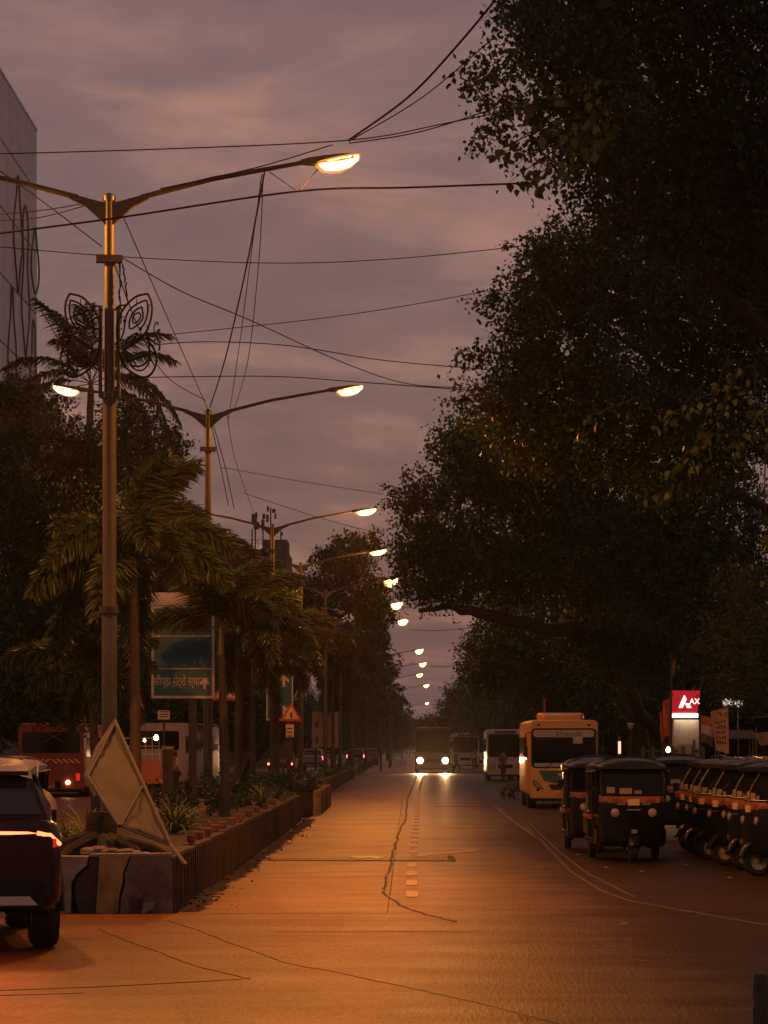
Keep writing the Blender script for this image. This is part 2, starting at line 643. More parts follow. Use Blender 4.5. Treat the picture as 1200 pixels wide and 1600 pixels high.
# worn lane dashes
dash_me = None
Yd = 33.2
while Yd < 175:
    if 43.2 < Yd < 45.8:
        Yd += 2.75; continue
    X = .03 + max(0, Yd - 40) * .0052 + (max(0, Yd - 95) ** 2) * .00004
    if dash_me is None:
        o = MB().box(0, .7, 0, .15, 1.4, .006).build('lane_dash', M_paint, road); dash_me = o.data
    else:
        o = link_mesh('lane_dash', dash_me, road)
    o.location = (X, Yd, Z0 + .006)
    Yd += 2.75
o = link_mesh('lane_dash', dash_me, road)                                # a skewed old arrow mark
o.location = (.12, 45.6, Z0 + .006); o.rotation_euler = (0, 0, R(-24)); o.scale = (1.3, 1.9, 1)

# litter along the gutters
rl = random.Random(5)
M_litter = mat('litter_paper', (.26, .22, .15), .8, vary=.2)
for i, (px, py) in enumerate([(600, 1322), (948, 1356), (1003, 1362), (1072, 1352), (1140, 1372), (352, 1352), (975, 1444), (903, 1336)]):
    p = gp(px, py, Z0)
    mb = MB()
    a = rl.uniform(0, 3)
    mb.v = [(-.07, -.05, .003), (.06, -.06, .012), (.08, .05, .02), (-.05, .06, .01), (0, 0, .03)]
    mb.f = [(0, 1, 4), (1, 2, 4), (2, 3, 4), (3, 0, 4)]
    o = mb.build('paper_scrap', M_litter)
    o.location = p; o.rotation_euler = (0, 0, a); o.scale = (.6, .6, .6)
    tag(o, 'small crumpled paper scrap lying on the road surface', 'litter', 'scraps of litter on the road')

# ------------------------------------------------------------------ street lamps
M_lens = mat('sodium_lens', (.8, .6, .3), .4, emit=(1.0, .42, .085), estr=50)
M_lensw = mat('pale_lens', (.8, .7, .5), .4, emit=(1.0, .62, .32), estr=22)


def lamp_halo(name, col, st):  # see-through glow thinning at the rim, imitates glare round a lamp
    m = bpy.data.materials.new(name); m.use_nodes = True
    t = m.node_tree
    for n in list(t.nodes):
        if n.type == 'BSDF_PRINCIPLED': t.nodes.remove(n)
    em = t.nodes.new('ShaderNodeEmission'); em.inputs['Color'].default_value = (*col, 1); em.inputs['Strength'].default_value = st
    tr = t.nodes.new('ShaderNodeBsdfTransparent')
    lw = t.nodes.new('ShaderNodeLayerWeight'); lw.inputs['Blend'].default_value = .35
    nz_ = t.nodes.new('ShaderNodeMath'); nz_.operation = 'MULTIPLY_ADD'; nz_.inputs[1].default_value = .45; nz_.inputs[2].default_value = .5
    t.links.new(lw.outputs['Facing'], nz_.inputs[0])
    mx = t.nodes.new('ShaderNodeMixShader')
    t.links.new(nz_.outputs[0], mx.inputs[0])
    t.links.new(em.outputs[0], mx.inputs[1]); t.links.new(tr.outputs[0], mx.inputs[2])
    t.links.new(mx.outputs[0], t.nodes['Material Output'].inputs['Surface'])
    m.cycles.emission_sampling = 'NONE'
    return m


M_refr = lamp_halo('amber_halo', (1.0, .33, .04), 1.7)
M_halow = lamp_halo('pale_halo', (1.0, .5, .16), 1.5)
LAMP_W = 1700


def lamp_unit(label, loc, power_r=1.0, power_l=1.0, detail=True, arm=2.85, lit_l=True, detail_light=True, ls=1.0):
    t = thing('street_lamp', label, 'street lamp', loc, 0, 'double-armed street lamps along the median')
    H = 8.75
    p = MB()
    p.tube([(0, 0, -.1), (0, 0, 3.6), (0, 0, 3.62), (0, 0, 6.3), (0, 0, 6.32), (0, 0, H)], [.098, .098, .088, .088, .068, .062], 14)
    p.build('pole', M_steel, t, True)
    if detail:
        for z in (3.6, 6.3):
            MB().lathe([(.09, -.03), (.112, -.03), (.112, .05), (.09, .05)], 'z', (0, 0, z), 14).build('collar', M_steel, t, True)
        MB().box(0, -.02, 8.02, .33, .13, .09, R(8)).build('bracket', M_darksteel, t)
        MB().lathe([(.075, 0), (.08, .06), (.03, .1)], 'z', (0, 0, H), 12).build('cap', M_darksteel, t, True)
    for sd in (1, -1):
        a = MB()
        # flared gusset then a slim rising arm
        g = []
        for u, zt, zb, wd in ((.0, 8.72, 8.40, .05), (.12, 8.74, 8.52, .045), (.3, 8.79, 8.68, .04), (.5, 8.845, 8.78, .035)):
            g.append([(sd * u, -wd, zb), (sd * u, wd, zb), (sd * u, wd, zt), (sd * u, -wd, zt)])
        a.loft(g)
        a.tube([(sd * .4, 0, 8.80), (sd * 1.3, 0, 9.03), (sd * (arm - .35), 0, 9.24)], [.036, .032, .028], 8)
        ao = a.build('arm', M_steel, t, True)
        h = MB()
        rings = []
        for u, w, z0, z1 in ((-.40, .03, 9.215, 9.265), (-.30, .06, 9.205, 9.29), (-.1, .09, 9.215, 9.315), (.12, .11, 9.235, 9.335), (.26, .09, 9.27, 9.335), (.33, .03, 9.295, 9.325)):
            x = sd * (arm + u)
            rings.append([(x, -w, z0), (x, w, z0), (x, w * .75, z1), (x, -w * .75, z1)])
        h.loft(rings)
        ho = h.build('lamp_head', M_darksteel, ao, True)
        ln = MB()
        rings = []
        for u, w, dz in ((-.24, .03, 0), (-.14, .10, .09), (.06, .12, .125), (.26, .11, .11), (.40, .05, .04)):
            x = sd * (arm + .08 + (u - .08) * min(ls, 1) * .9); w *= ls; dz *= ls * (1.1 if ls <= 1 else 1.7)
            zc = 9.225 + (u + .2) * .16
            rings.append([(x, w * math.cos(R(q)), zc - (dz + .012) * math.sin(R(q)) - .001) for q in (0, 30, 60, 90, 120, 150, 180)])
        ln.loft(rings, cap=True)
        lit = sd == 1 or lit_l
        # soft halo of the lamp painted as a translucent glowing shell
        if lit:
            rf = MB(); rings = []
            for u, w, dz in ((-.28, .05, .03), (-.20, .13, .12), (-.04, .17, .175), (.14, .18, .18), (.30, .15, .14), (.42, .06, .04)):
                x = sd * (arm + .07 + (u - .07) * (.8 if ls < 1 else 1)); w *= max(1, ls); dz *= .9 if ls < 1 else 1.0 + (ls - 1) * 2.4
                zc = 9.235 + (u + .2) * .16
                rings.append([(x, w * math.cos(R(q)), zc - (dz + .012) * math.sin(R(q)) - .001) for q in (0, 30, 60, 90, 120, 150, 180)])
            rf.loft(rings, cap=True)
            rf.build('lamp_halo', M_refr if sd == 1 else M_halow, ao, True)
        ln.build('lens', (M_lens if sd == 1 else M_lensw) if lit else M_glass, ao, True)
        pw = power_r if sd == 1 else power_l
        if pw > 0 and lit:
            L = bpy.data.lights.new('street_light', 'SPOT' if detail_light else 'POINT')
            if detail_light:
                L.spot_size = R(178); L.spot_blend = .05
            L.energy = LAMP_W * pw
            L.color = (1.0, .29, .025) if sd == 1 else (1.0, .32, .04)
            L.shadow_soft_size = .07
            lo = bpy.data.objects.new('street_light', L)
            C.objects.link(lo); lo.parent = t
            lo.location = (sd * (arm + .08), 0, 9.02)
    return t


LAMPS = [  # lamp pixel, pole pixel, label
    (246, 171, 'nearest double-arm street lamp, tall steel pole carrying peacock ornaments'),
    (605, 325, 'second nearest double-arm street lamp with cables gathered at its top'),
    (796, 426, 'third double-arm street lamp standing in front of the antenna roof'),
    (860, 470, 'fourth double-arm street lamp behind the row of palms'),
    (905, 508, 'fifth double-arm street lamp from the camera in the median row'),
    (942, 531, 'sixth double-arm street lamp from the camera in the median row'),
    (968, 551, 'seventh double-arm street lamp from the camera in the median row'),
    (1015, 595, 'eighth double-arm street lamp from the camera in the median row'),
    (1036, 609, 'ninth double-arm street lamp from the camera in the median row'),
    (1053, 611, 'tenth double-arm street lamp from the camera in the median row'),
    (1070, 628, 'eleventh double-arm street lamp from the camera in the median row'),
    (1098, 640, 'farthest double-arm street lamp glowing low above the lorry-like bus'),
]
lamp_pos = []
for i, (ly, px, lab) in enumerate(LAMPS):
    s = (VY - ly) / 7.4
    Y = F / s
    X = (px - VX) / s
    z = .55 if i < 2 else .45
    lamp_pos.append((X, Y))
    t = lamp_unit(lab, (X, Y, 0), 1.15 if i == 0 else (.62 if i < 4 else .9), (1.2 if i == 0 else .3) if i < 6 else 0, i < 5, arm=2.80 if i == 0 else 2.85, detail_light=i < 2, ls=.86 if i < 2 else (1.0 if i < 4 else 1.4))  # far lenses and halos enlarged, glare put into their shape
lab = None
X1, Y1 = lamp_pos[0]

# side channels and cables on the first pole
tl = [o for o in C.objects if o.name == 'street_lamp'][0]
ch = MB()
for x in (-.105, .118):
    ch.box(x, -.06, 6.85, .045, .06, 1.15)
ch.build('mounting_channel', M_steel, tl)
cb = MB()
rr = random.Random(2)
for (x0, z0, x1, z1, r) in ((.13, 8.0, .15, 7.2, .010), (.17, 7.95, .24, 7.45, .012), (.14, 8.0, .12, 6.4, .008)):
    cb.tube(wob((x0, -.05, z0), (x1, -.06, z1), 14, .022, rr), r, 5)
cb.build('loose_cable', M_wire, tl)


# peacock ornaments of bent steel rod on the first pole
def ornament(sd, label):
    t = thing('peacock_ornament', label, 'ornament', (X1, Y1 - .10, 0), 0, 'peacock ornaments on the first lamp pole')
    s = F / Y1

    def L(pts, r=.013, name='rod', sm=3):
        P = [Vector(((a - 172) / s * sd, 0, CAM_H + (VY - b) / s)) for a, b in pts]
        # Catmull-Rom through the traced points
        Q = []
        for i in range(len(P) - 1):
            p0, p1, p2, p3 = P[max(i - 1, 0)], P[i], P[i + 1], P[min(i + 2, len(P) - 1)]
            for k in range(sm):
                u = k / sm
                Q.append(.5 * ((2 * p1) + (p2 - p0) * u + (2 * p0 - 5 * p1 + 4 * p2 - p3) * u * u + (3 * p1 - p0 - 3 * p2 + p3) * u ** 3))
        Q.append(P[-1])
        MB().tube(Q, r, 5).build(name, M_rod, t, True)
    c = lambda a, b: (90 + a / 6.155, 380 + b / 6.155)                   # coordinates read off an enlargement

    def LL(pts, r=.013, sm=3):
        L([c(a, b) for a, b in pts], r, sm=sm)
    LL([(880, 498), (760, 530), (650, 640), (595, 760), (585, 880), (600, 1040), (650, 1180), (740, 1260), (840, 1300), (920, 1260), (965, 1150), (950, 1050), (900, 970), (880, 920), (915, 895), (970, 910), (995, 965), (990, 1045)], .015)
    LL([(880, 498), (918, 590), (915, 720), (860, 870), (760, 970), (650, 1040)], .015)
    LL([(870, 560), (790, 590), (700, 660), (660, 760)], .012)
    LL([(870, 560), (882, 660), (850, 780), (800, 840)], .012)
    LL([(825, 625), (760, 660), (710, 740), (710, 835), (780, 800), (835, 730), (825, 625)], .012)
    LL([(795, 680), (745, 705), (740, 780), (790, 760), (815, 710), (795, 680)], .011)
    LL([(660, 760), (650, 860), (610, 960)], .012)
    LL([(780, 870), (700, 920), (655, 1020), (740, 960), (780, 870)], .010)
    LL([(880, 920), (895, 1010), (890, 1120), (820, 1190), (740, 1190)], .013)
    LL([(890, 1080), (800, 1110), (680, 1150)], .013)
    LL([(680, 1050), (690, 1150), (770, 1230), (850, 1220), (905, 1130)], .011)
    LL([(930, 1000), (955, 1080), (970, 1140)], .011)
    LL([(955, 900), (940, 840), (950, 795), (965, 770), (985, 785), (965, 800)], .009)
    LL([(975, 900), (980, 860), (1000, 850), (985, 840), (975, 860)], .009)
    LL([(945, 935), (975, 940), (970, 975), (940, 975), (945, 935)], .010, 1)
    LL([(560, 660), (610, 615), (680, 610)], .012)
    for a, b, d, e in ((775, 545, 770, 620), (905, 600, 870, 640), (600, 730, 660, 720), (860, 800, 900, 850), (590, 860, 640, 830), (840, 880, 885, 910)):
        LL([(a, b), (d, e)], .006, 1)
    for a, b in ((660, 760), (810, 835)):
        k = c(a, b)
        MB().lathe([(.001, -.012), (.022, -.012), (.022, .012), (.001, .012)], 'y', ((k[0] - 172) / s * sd, 0, CAM_H + (VY - k[1]) / s), 10).build('disc', M_rod, t)
    return t


ornament(1, 'bent rod peacock ornament on the road side of the nearest lamp pole')
ornament(-1, 'bent rod peacock ornament in front of the coconut palm crown')


# ------------------------------------------------------------------ overhead cables
def wire(pts, Y, r=.010, label=None, sm=8, Y2=None):
    P = []
    n = len(pts)
    for i, (a, b) in enumerate(pts):
        yy = Y if Y2 is None else Y + (Y2 - Y) * i / (n - 1)
        P.append(at(a, b, yy))
    Q = []
    for i in range(n - 1):
        p0, p1, p2, p3 = P[max(i - 1, 0)], P[i], P[i + 1], P[min(i + 2, n - 1)]
        for k in range(sm):
            u = k / sm
            Q.append(.5 * ((2 * p1) + (p2 - p0) * u + (2 * p0 - 5 * p1 + 4 * p2 - p3) * u * u + (3 * p1 - p0 - 3 * p2 + p3) * u ** 3))
    Q.append(P[-1])
    o = MB().tube(Q, r, 5).build('overhead_cable', M_wire, None, True)
    return tag(o, label, 'cable', 'overhead cables strung across the sky')


Ya, Yb, Yc = Y1, lamp_pos[1][1], lamp_pos[2][1]
W = [
    ([(-60, 242), (250, 233), (545, 219), (700, 192), (900, 150)], Ya + .3, .008, 'thin cable running level just above the nearest glowing lamp', None),
    ([(-60, 372), (172, 342), (465, 299), (640, 293), (830, 286)], Ya - .3, .013, 'thick black cable sagging below the nearest lamp arm into the tree', None),
    ([(545, 219), (640, 150), (720, 65), (790, -20)], Ya, .014, 'thick cable climbing steeply from nearest lamp to top edge', 30.0),
    ([(545, 221), (660, 152), (770, 60)], Ya + .1, .008, 'upper thin cable fanning out from nearest lamp toward tree', None),
    ([(545, 224), (660, 205), (800, 160)], Ya + .15, .008, 'lower thin cable fanning out from nearest lamp toward tree', None),
    ([(250, 295), (400, 262), (520, 226)], Ya - .06, .008, 'thin cable stretched just above the nearest right lamp arm', None),
    ([(420, 268), (462, 297)], Ya - .1, .006, 'short cable tie hanging left of the nearest lamp head', None),
    ([(497, 264), (468, 297)], Ya - .1, .006, 'short cable tie hanging under the nearest lamp head', None),
    ([(-60, 380), (172, 400), (420, 411), (620, 404), (860, 380)], Yb + 2, .010, 'thin level cable crossing at the height of the pole bracket', None),
    ([(-60, 225), (60, 310), (160, 386)], Ya + .2, .008, 'thin cable descending across the tower facade to the pole bracket', None),
    ([(190, 402), (285, 456), (390, 500), (540, 568), (640, 600), (740, 606)], Ya, .009, 'long sagging cable from pole bracket to the tree at right', 60.0),
    ([(188, 328), (250, 470), (325, 640)], Ya, .008, 'straight stay cable from first pole top to second pole', Yb),
    ([(413, 270), (400, 340), (380, 440), (352, 560), (328, 636)], Ya, .013, 'heavy kinked cable dropping from nearest arm to second pole', Yb),
    ([(409, 272), (392, 400), (374, 540), (357, 655)], Ya, .007, 'left thin drop cable below the nearest lamp arm', Yb),
    ([(411, 275), (405, 400), (388, 560), (366, 640)], Ya, .007, 'right thin drop cable below the nearest lamp arm', Yb),
    ([(262, 523), (480, 500), (620, 480), (760, 455)], Yb + 8, .010, 'cable rising gently right, above the second lamp', None),
    ([(230, 540), (320, 534), (450, 540), (600, 563), (770, 578)], Yb + 5, .011, 'cable bowed over the second lamp pole', None),
    ([(200, 590), (420, 588), (560, 597), (740, 610)], Yb + 3, .011, 'level cable passing right at the second lamp head', None),
    ([(-40, 338), (70, 328), (150, 314)], Ya + .4, .007, 'upper short cable between tower facade and pole top', None),
    ([(-40, 345), (60, 340), (150, 316)], Ya + .6, .007, 'lower short cable between tower facade and pole top', None),
    ([(178, 410), (220, 520), (262, 590), (322, 626)], Ya, .009, 'slack cable curving from behind ornament down to second pole', Yb),
    ([(330, 662), (345, 730), (357, 790)], Yb, .010, 'left cable falling from second pole into palm crown', Yb + 6),
    ([(333, 662), (352, 730), (366, 795)], Yb, .010, 'middle cable falling from second pole into palm crown', Yb + 6),
    ([(354, 640), (368, 720), (398, 805)], Yb, .009, 'right cable falling from second pole toward antenna roof', Yc),
    ([(345, 730), (470, 752), (600, 772)], Yc, .009, 'faint thin cable above the third lamp arm', None),
    ([(60, 478), (85, 520), (105, 560)], Ya + 5, .008, 'thin cable falling past the tower corner to palm', None),
    ([(380, 770), (440, 790), (520, 815), (600, 835)], Yc + 10, .010, 'faint cable passing behind the third lamp pole', None),
    ([(570, 898), (610, 906), (680, 912)], 130, .02, 'cable glowing beside the fifth lamp head', None),
    ([(640, 984), (690, 985), (740, 980)], 200, .02, 'upper far cable in the gap under the arching branch', None),
    ([(640, 1036), (690, 1042), (740, 1034)], 230, .02, 'lower far cable in the gap under the arching branch', None),
    ([(960, 940), (1000, 1010), (1045, 1050), (1090, 1060), (1130, 1035)], 70, .010, 'pale slack cable looping down to the flag pole', None),
]
for pts, Y, r, lab, Y2 in W:
    wire(pts, Y, r, lab, Y2=Y2)

# ------------------------------------------------------------------ median planters
M_yel = mat('faded_yellow_paint', (.36, .24, .06), .8, vary=.3, scale=4, bump=.5, bscale=25, dirt=(.12, .08, .04), dirt_scale=3)
M_blk = mat('faded_black_paint', (.035, .028, .02), .8, vary=.3, scale=4, bump=.5, bscale=25, dirt=(.08, .055, .03), dirt_scale=3)
M_wall = mat('stained_wall', (.06, .042, .016), .85, vary=.35, scale=2.5, bump=.6, bscale=9, dirt=(.045, .03, .018), dirt_scale=1.6, obj_rand=.18)
M_greyc = mat('bare_concrete', (.28, .25, .18), .85, vary=.35, scale=4, bump=.7, bscale=22, dirt=(.10, .07, .045), dirt_scale=3)


def planter(label, xl, xr0, xr1, y0, y1, h, painted=False, panel=1.25):
    t = thing('planter', label, 'planter', ((xl + xr0) / 2, y0, 0), 0, 'raised planters along the median')
    ox, oy = (xl + xr0) / 2, y0
    n = max(1, int(round((y1 - y0) / panel)))
    rp = random.Random(int(y0))
    for k in range(n):
        a, b = k / n, (k + 1) / n
        xa, xb = xr0 + (xr1 - xr0) * a, xr0 + (xr1 - xr0) * b
        ya, yb = y0 + (y1 - y0) * a + .012, y0 + (y1 - y0) * b - .012
        j = rp.uniform(-.012, .012)
        m = M_wall if not painted else (M_yel, M_blk)[k % 2]
        mb = MB()
        mb.prism([(xa - ox + j, ya - oy), (xb - ox + j, yb - oy), (xb - ox - .2, yb - oy), (xa - ox - .2, ya - oy)], h + rp.uniform(-.012, .012), 'z', 0)
        # cast ribs on the face
        d = Vector((xb - xa, yb - ya, 0)); L = d.length; d.normalize()
        for q in range(4):
            u = (q + .5) / 4
            mb.box(xa + (xb - xa) * u - ox + j + .006, ya + (yb - ya) * u - oy, h * .5, .022, .05, h * .92)
        mb.build('wall_panel', m, t)
    cp = MB()
    cp.prism([(xl - ox, 0.003), (xl - ox + .2, 0.003), (xl - ox + .2, y1 - oy), (xl - ox, y1 - oy)], h, 'z', 0)
    cp.build('back_wall', M_wall, t)
    so = MB()
    so.prism([(xl - ox + .18, .21), (xr0 - ox - .18, .21), (xr1 - ox - .18, y1 - oy - .2), (xl - ox + .18, y1 - oy - .2)], h - .08, 'z', 0)
    so.build('soil', M_soil, t)
    MB().prism([(xl - ox + .2, y1 - oy - .22), (xr1 - ox - .21, y1 - oy - .22), (xr1 - ox - .21, y1 - oy - .01), (xl - ox + .2, y1 - oy - .01)], h, 'z', 0).build('end_wall', M_wall, t)
    return t


PL = planter('long ribbed planter wall nearest the camera with cracked painted end', -4.9, -2.66, -2.76, 30.2, 68, .66)
# broken painted front of the nearest planter, one mesh for every broken piece
yf = 30.2
o0 = Vector(PL.location)


def chunk(pts, m, dy=0.0):
    P = [at(a, b, yf) for a, b in pts]
    mb = MB().prism([(p.x - o0.x, max(p.z, .0)) for p in P], .24 + dy, 'y', -.03 - dy)
    mb.build('broken_panel', m, PL)


chunk([(-62, 1340), (20, 1339), (90, 1339), (90, 1432), (-62, 1432)], M_wall)
chunk([(93, 1338), (139, 1338), (136, 1352), (118, 1368), (112, 1380), (111, 1427), (93, 1430)], M_greyc, .02)
chunk([(141, 1338), (154, 1338), (149, 1430), (125, 1430), (118, 1404), (117, 1385), (122, 1369), (139, 1356)], M_blk, .0)
chunk([(156, 1338), (204, 1336), (192, 1365), (193, 1375), (187, 1398), (185, 1430), (150.5, 1430)], M_yel, .02)
chunk([(206, 1336), (268, 1334), (269.5, 1428), (188, 1430), (190, 1402), (197, 1378), (195, 1366)], M_conc, .01)
chunk([(226, 1410), (243, 1408), (241, 1420), (222, 1428)], M_greyc, .10)
# coping strip that has kept its plaster
MB().prism([(at(140, 0, yf).x - o0.x, .662), (at(268, 0, yf).x - o0.x, .668), (at(268, 0, yf).x - o0.x, .70), (at(140, 0, yf).x - o0.x, .69)], .2, 'y', -.045).build('coping', M_greyc, PL)
planter('short yellow and black striped planter beyond the long wall', -4.5, -2.42, -2.46, 73, 84, .70, True, .9)
planter('far planter wall running on toward the headlights', -5.2, -3.25, -3.7, 107, 300, .62, False, 4.0)

# stones piled along the front coping of the nearest planter
rs2 = random.Random(11)
for i, (px, py, s) in enumerate([(140, 1322, .13), (155, 1318, .15), (163, 1330, .10), (175, 1326, .12), (188, 1328, .10), (200, 1330, .11), (214, 1331, .08), (148, 1332, .09), (229, 1331, .06)]):
    p = at(px, py, 30.6)
    mb = MB()
    prof = []
    ring = []
    for k in range(4):
        z = (-.5, -.2, .25, .5)[k] * s * .8
        r = (.55, .95, .85, .4)[k] * s
        ring.append([(math.cos(q * PI / 4) * r * rs2.uniform(.8, 1.2), math.sin(q * PI / 4) * r * .8 * rs2.uniform(.8, 1.2), z) for q in range(8)])
    mb.loft(ring)
    o = mb.build('rubble_stone', M_stone)
    o.location = (p.x, 30.45 + s * .8, .66 + s * .32)
    tag(o, 'rough loose stone in the pile on the cracked planter front', 'stone', 'loose stones on the cracked planter front')

# old root stump round the first pole
st = thing('tree_stump', 'spreading old root stump around the foot of nearest lamp pole', 'stump', (X1, Y1 - .9, .5))
mb = MB()
rings = []
for z, r in ((-.05, .36), (.08, .30), (.2, .25), (.36, .21), (.5, .19), (.6, .15)):
    rings.append([(r * math.cos(q * PI / 6) * rs2.uniform(.85, 1.15), r * math.sin(q * PI / 6) * rs2.uniform(.85, 1.15), z) for q in range(12)])
mb.loft(rings)
mb.build('stump', M_bark, st, True)
for (dx_, dy_, z_, r_) in ((-.75, -.5, .02, .12), (.62, -.75, .0, .10), (-.4, -1.0, .0, .10), (.25, -1.0, .02, .09), (.9, -.1, .02, .08)):
    MB().tube([(0, 0, .28), (dx_ * .35, dy_ * .35, .2), (dx_ * .7, dy_ * .7, .13), (dx_, dy_, z_)], [r_ * 1.3, r_ * 1.15, r_, r_ * .5], 8).build('root', M_bark, st, True)

# clay pots in a row on the wall
M_clay = mat('terracotta', (.26, .12, .05), .8, vary=.3, scale=8, bump=.3, dirt=(.16, .08, .04))
pot_me = None
ppx, pot_n = 306.0, 0
while ppx < 462:
    Yp = 2.70 * F / (VX - ppx)
    x = -2.66 - .10 * (Yp - 30.2) / 37.8 - .09
    if pot_me is None:
        o = MB().lathe([(.035, 0), (.048, .02), (.062, .085), (.070, .085), (.070, .108), (.058, .108), (.05, .08), (.01, .08)], 'z', (0, 0, 0), 14).build('clay_pot', M_clay, None, True)
        pot_me = o.data
    else:
        o = link_mesh('clay_pot', pot_me)
    o.location = (x, Yp, .672)
    pk = ('first', 'second', 'third', 'fourth', 'fifth', 'sixth', 'seventh', 'eighth', 'ninth', 'tenth', 'eleventh', 'twelfth', 'thirteenth', 'last')[min(13, pot_n)]
    pot_n += 1
    tag(o, pk + ' small terracotta pot on the planter wall counting from the leaning banner', 'pot', 'clay pots along the planter wall')
    ppx += rs2.uniform(11.5, 14)
o = MB().lathe([(.05, 0), (.07, .05), (.07, .2), (.05, .23), (.04, .28), (.06, .31), (.05, .33), (.01, .33)], 'z', (0, 0, 0), 12).build('clay_urn', M_clay, None, True)
o.location = gp(320, 1280, .66) + Vector((-.05, 0, .01)); tag(o, 'upright terracotta urn standing among the small pots on planter wall', 'urn')


# ------------------------------------------------------------------ plants in the planters
def blades(name, n, L, w, rng, arch=1.0):
    V = []
    for i in range(n):
        a = rng.uniform(0, 2 * PI); el = rng.uniform(.35, 1.35)
        l = L * rng.uniform(.6, 1.15); ww = w * rng.uniform(.7, 1.2)
        pts = []
        x = z = 0
        for k in range(5):
            pts.append((x, z))
            e2 = el - arch * (k / 4) ** 1.5 * 1.9
            x += math.cos(e2) * l / 4; z += math.sin(e2) * l / 4
        c, s = math.cos(a), math.sin(a)
        wid = [.7, 1, .85, .5, .05]
        for k in range(4):
            q = []
            for kk, sg in ((k, 1), (k, -1), (k + 1, -1), (k + 1, 1)):
                px, pz = pts[kk]; hw = ww * wid[kk] * sg
                q.append((px * c - hw * s, px * s + hw * c, pz))
            V.append(q)
    return np.array(V)


rg = np.random.default_rng(4)
tuft_var = []
for v in range(3):
    rnd = random.Random(40 + v)
    o = np_mesh('leaf_blades', blades('b', 95, .62, .014, rnd), 4, M_grass)
    tuft_var.append(o.data)
    bpy.data.objects.remove(o)


def tuft(px, py, label, s=1.0, z=.58, var=0):
    p = gp(px, py, z)
    t = thing('blade_plant', label, 'plant', p, rl.uniform(0, 6), 'bladed plants in the median planters')
    o = link_mesh('leaf_blades', tuft_var[var % 3], t)
    o['kind'] = 'stuff'
    o.scale = (s * 1.35,) * 3
    return t


tuft(135, 1322, 'arching striped blade plant between the SUV and the leaning banner', 1.0, var=0)
tuft(108, 1318, 'smaller blade plant half hidden behind the dark SUV corner', .7, var=1)
tuft(272, 1303, 'bright blade plant just right of the leaning banner', 1.0, var=2)
tuft(292, 1296, 'blade plant behind the bright one right of the banner', .9, var=0)
tuft(408, 1262, 'blade plant at the end of the row of clay pots', .9, var=1)
tuft(388, 1258, 'blade plant behind the row of clay pots', .9, var=2)
tuft(436, 1250, 'low blade plant near the far end of long planter wall', .8, var=0)
for i, (x, lab) in enumerate(((-2.75, 'blade plant spilling over the striped planter near corner'), (-3.2, 'blade plant in the middle of striped planter'), (-2.8, 'blade plant at the rear of striped planter'))):
    Y = 74.2 + i * 2.2
    t = thing('blade_plant', lab, 'plant', (x, Y, .6), i, 'bladed plants in the median planters')
    o = link_mesh('leaf_blades', tuft_var[i], t); o['kind'] = 'stuff'; o.scale = (1.1, 1.1, 1.1)
far_l = random.Random(8)
for i in range(26):
    Y = 109 + i * 6.5
    t = thing('blade_plant', 'small pale plant in the far hedge line of the median', 'plant', (-3.55 - (Y - 107) * .0022 + far_l.uniform(-.4, .1), Y, .55), i, 'plants of the far median hedge line')
    o = link_mesh('leaf_blades', tuft_var[i % 3], t); o['kind'] = 'stuff'; o.scale = (1.6, 1.6, 1.1)


def bush(px, py, z, r, h, label, seed, m=M_leaf, leaf=.07):
    p = gp(px, py, z)
    t = thing('bush', label, 'bush', p, 0, 'bushes in the median planter')
    st = MB()
    rr_ = random.Random(seed)
    for k in range(6):
        st.tube([(0, 0, -.05), (rr_.uniform(-.3, .3) * r, rr_.uniform(-.3, .3) * r, h * .35), (rr_.uniform(-.8, .8) * r, rr_.uniform(-.6, .6) * r, h * .75)], [.02, .015, .008], 4)
    st.build('stems', M_bark, t)
    crown(t, [((0, 0, h * .55), r, r, h * .5), ((r * .6, 0, h * .4), r * .6, r * .6, h * .38), ((-r * .6, .1, h * .42), r * .6, r * .6, h * .4)], 60, leaf, m, seed, per=18, spread=.14, hang=.1, name='foliage')
    return t


bush(325, 1268, .58, .62, .78, 'dense dark rounded bush behind the clay pots', 21)
bush(352, 1262, .58, .5, .6, 'dark bush touching the right side of the dense rounded one', 22)
bush(418, 1246, .58, .75, .62, 'low dark bush at the far end of the long planter', 23)
bush(395, 1244, .58, .6, .66, 'low dark bush behind the last blade plants', 24)
bush(368, 1258, .58, .55, .6, 'leafy bush under the palms beside the second lamp pole', 26)
bush(300, 1275, .58, .5, .55, 'leafy bush between the banner and the dense rounded bush', 27)
bush(448, 1241, .58, .8, .7, 'leafy bush filling the far corner of the long planter', 28)
bush(250, 1262, .58, .6, .5, 'low bush behind the leaning banner pole', 25, M_palm)

# leaf litter at the planter foot
rngl = np.random.default_rng(77)
n = 260
yy = rngl.uniform(30, 62, n)
pos = np.stack([-2.6 + np.abs(rngl.normal(0, .22, n)), yy, np.full(n, Z0 + .01)], 1)
o = leaves('leaf_litter', pos, .045, LEAF4, mat('dry_leaf', (.09, .055, .028), .8, vary=.4), None, rngl, 0)
tag(o, 'dry leaf litter gathered along the foot of the planter wall', 'litter', kind='stuff')


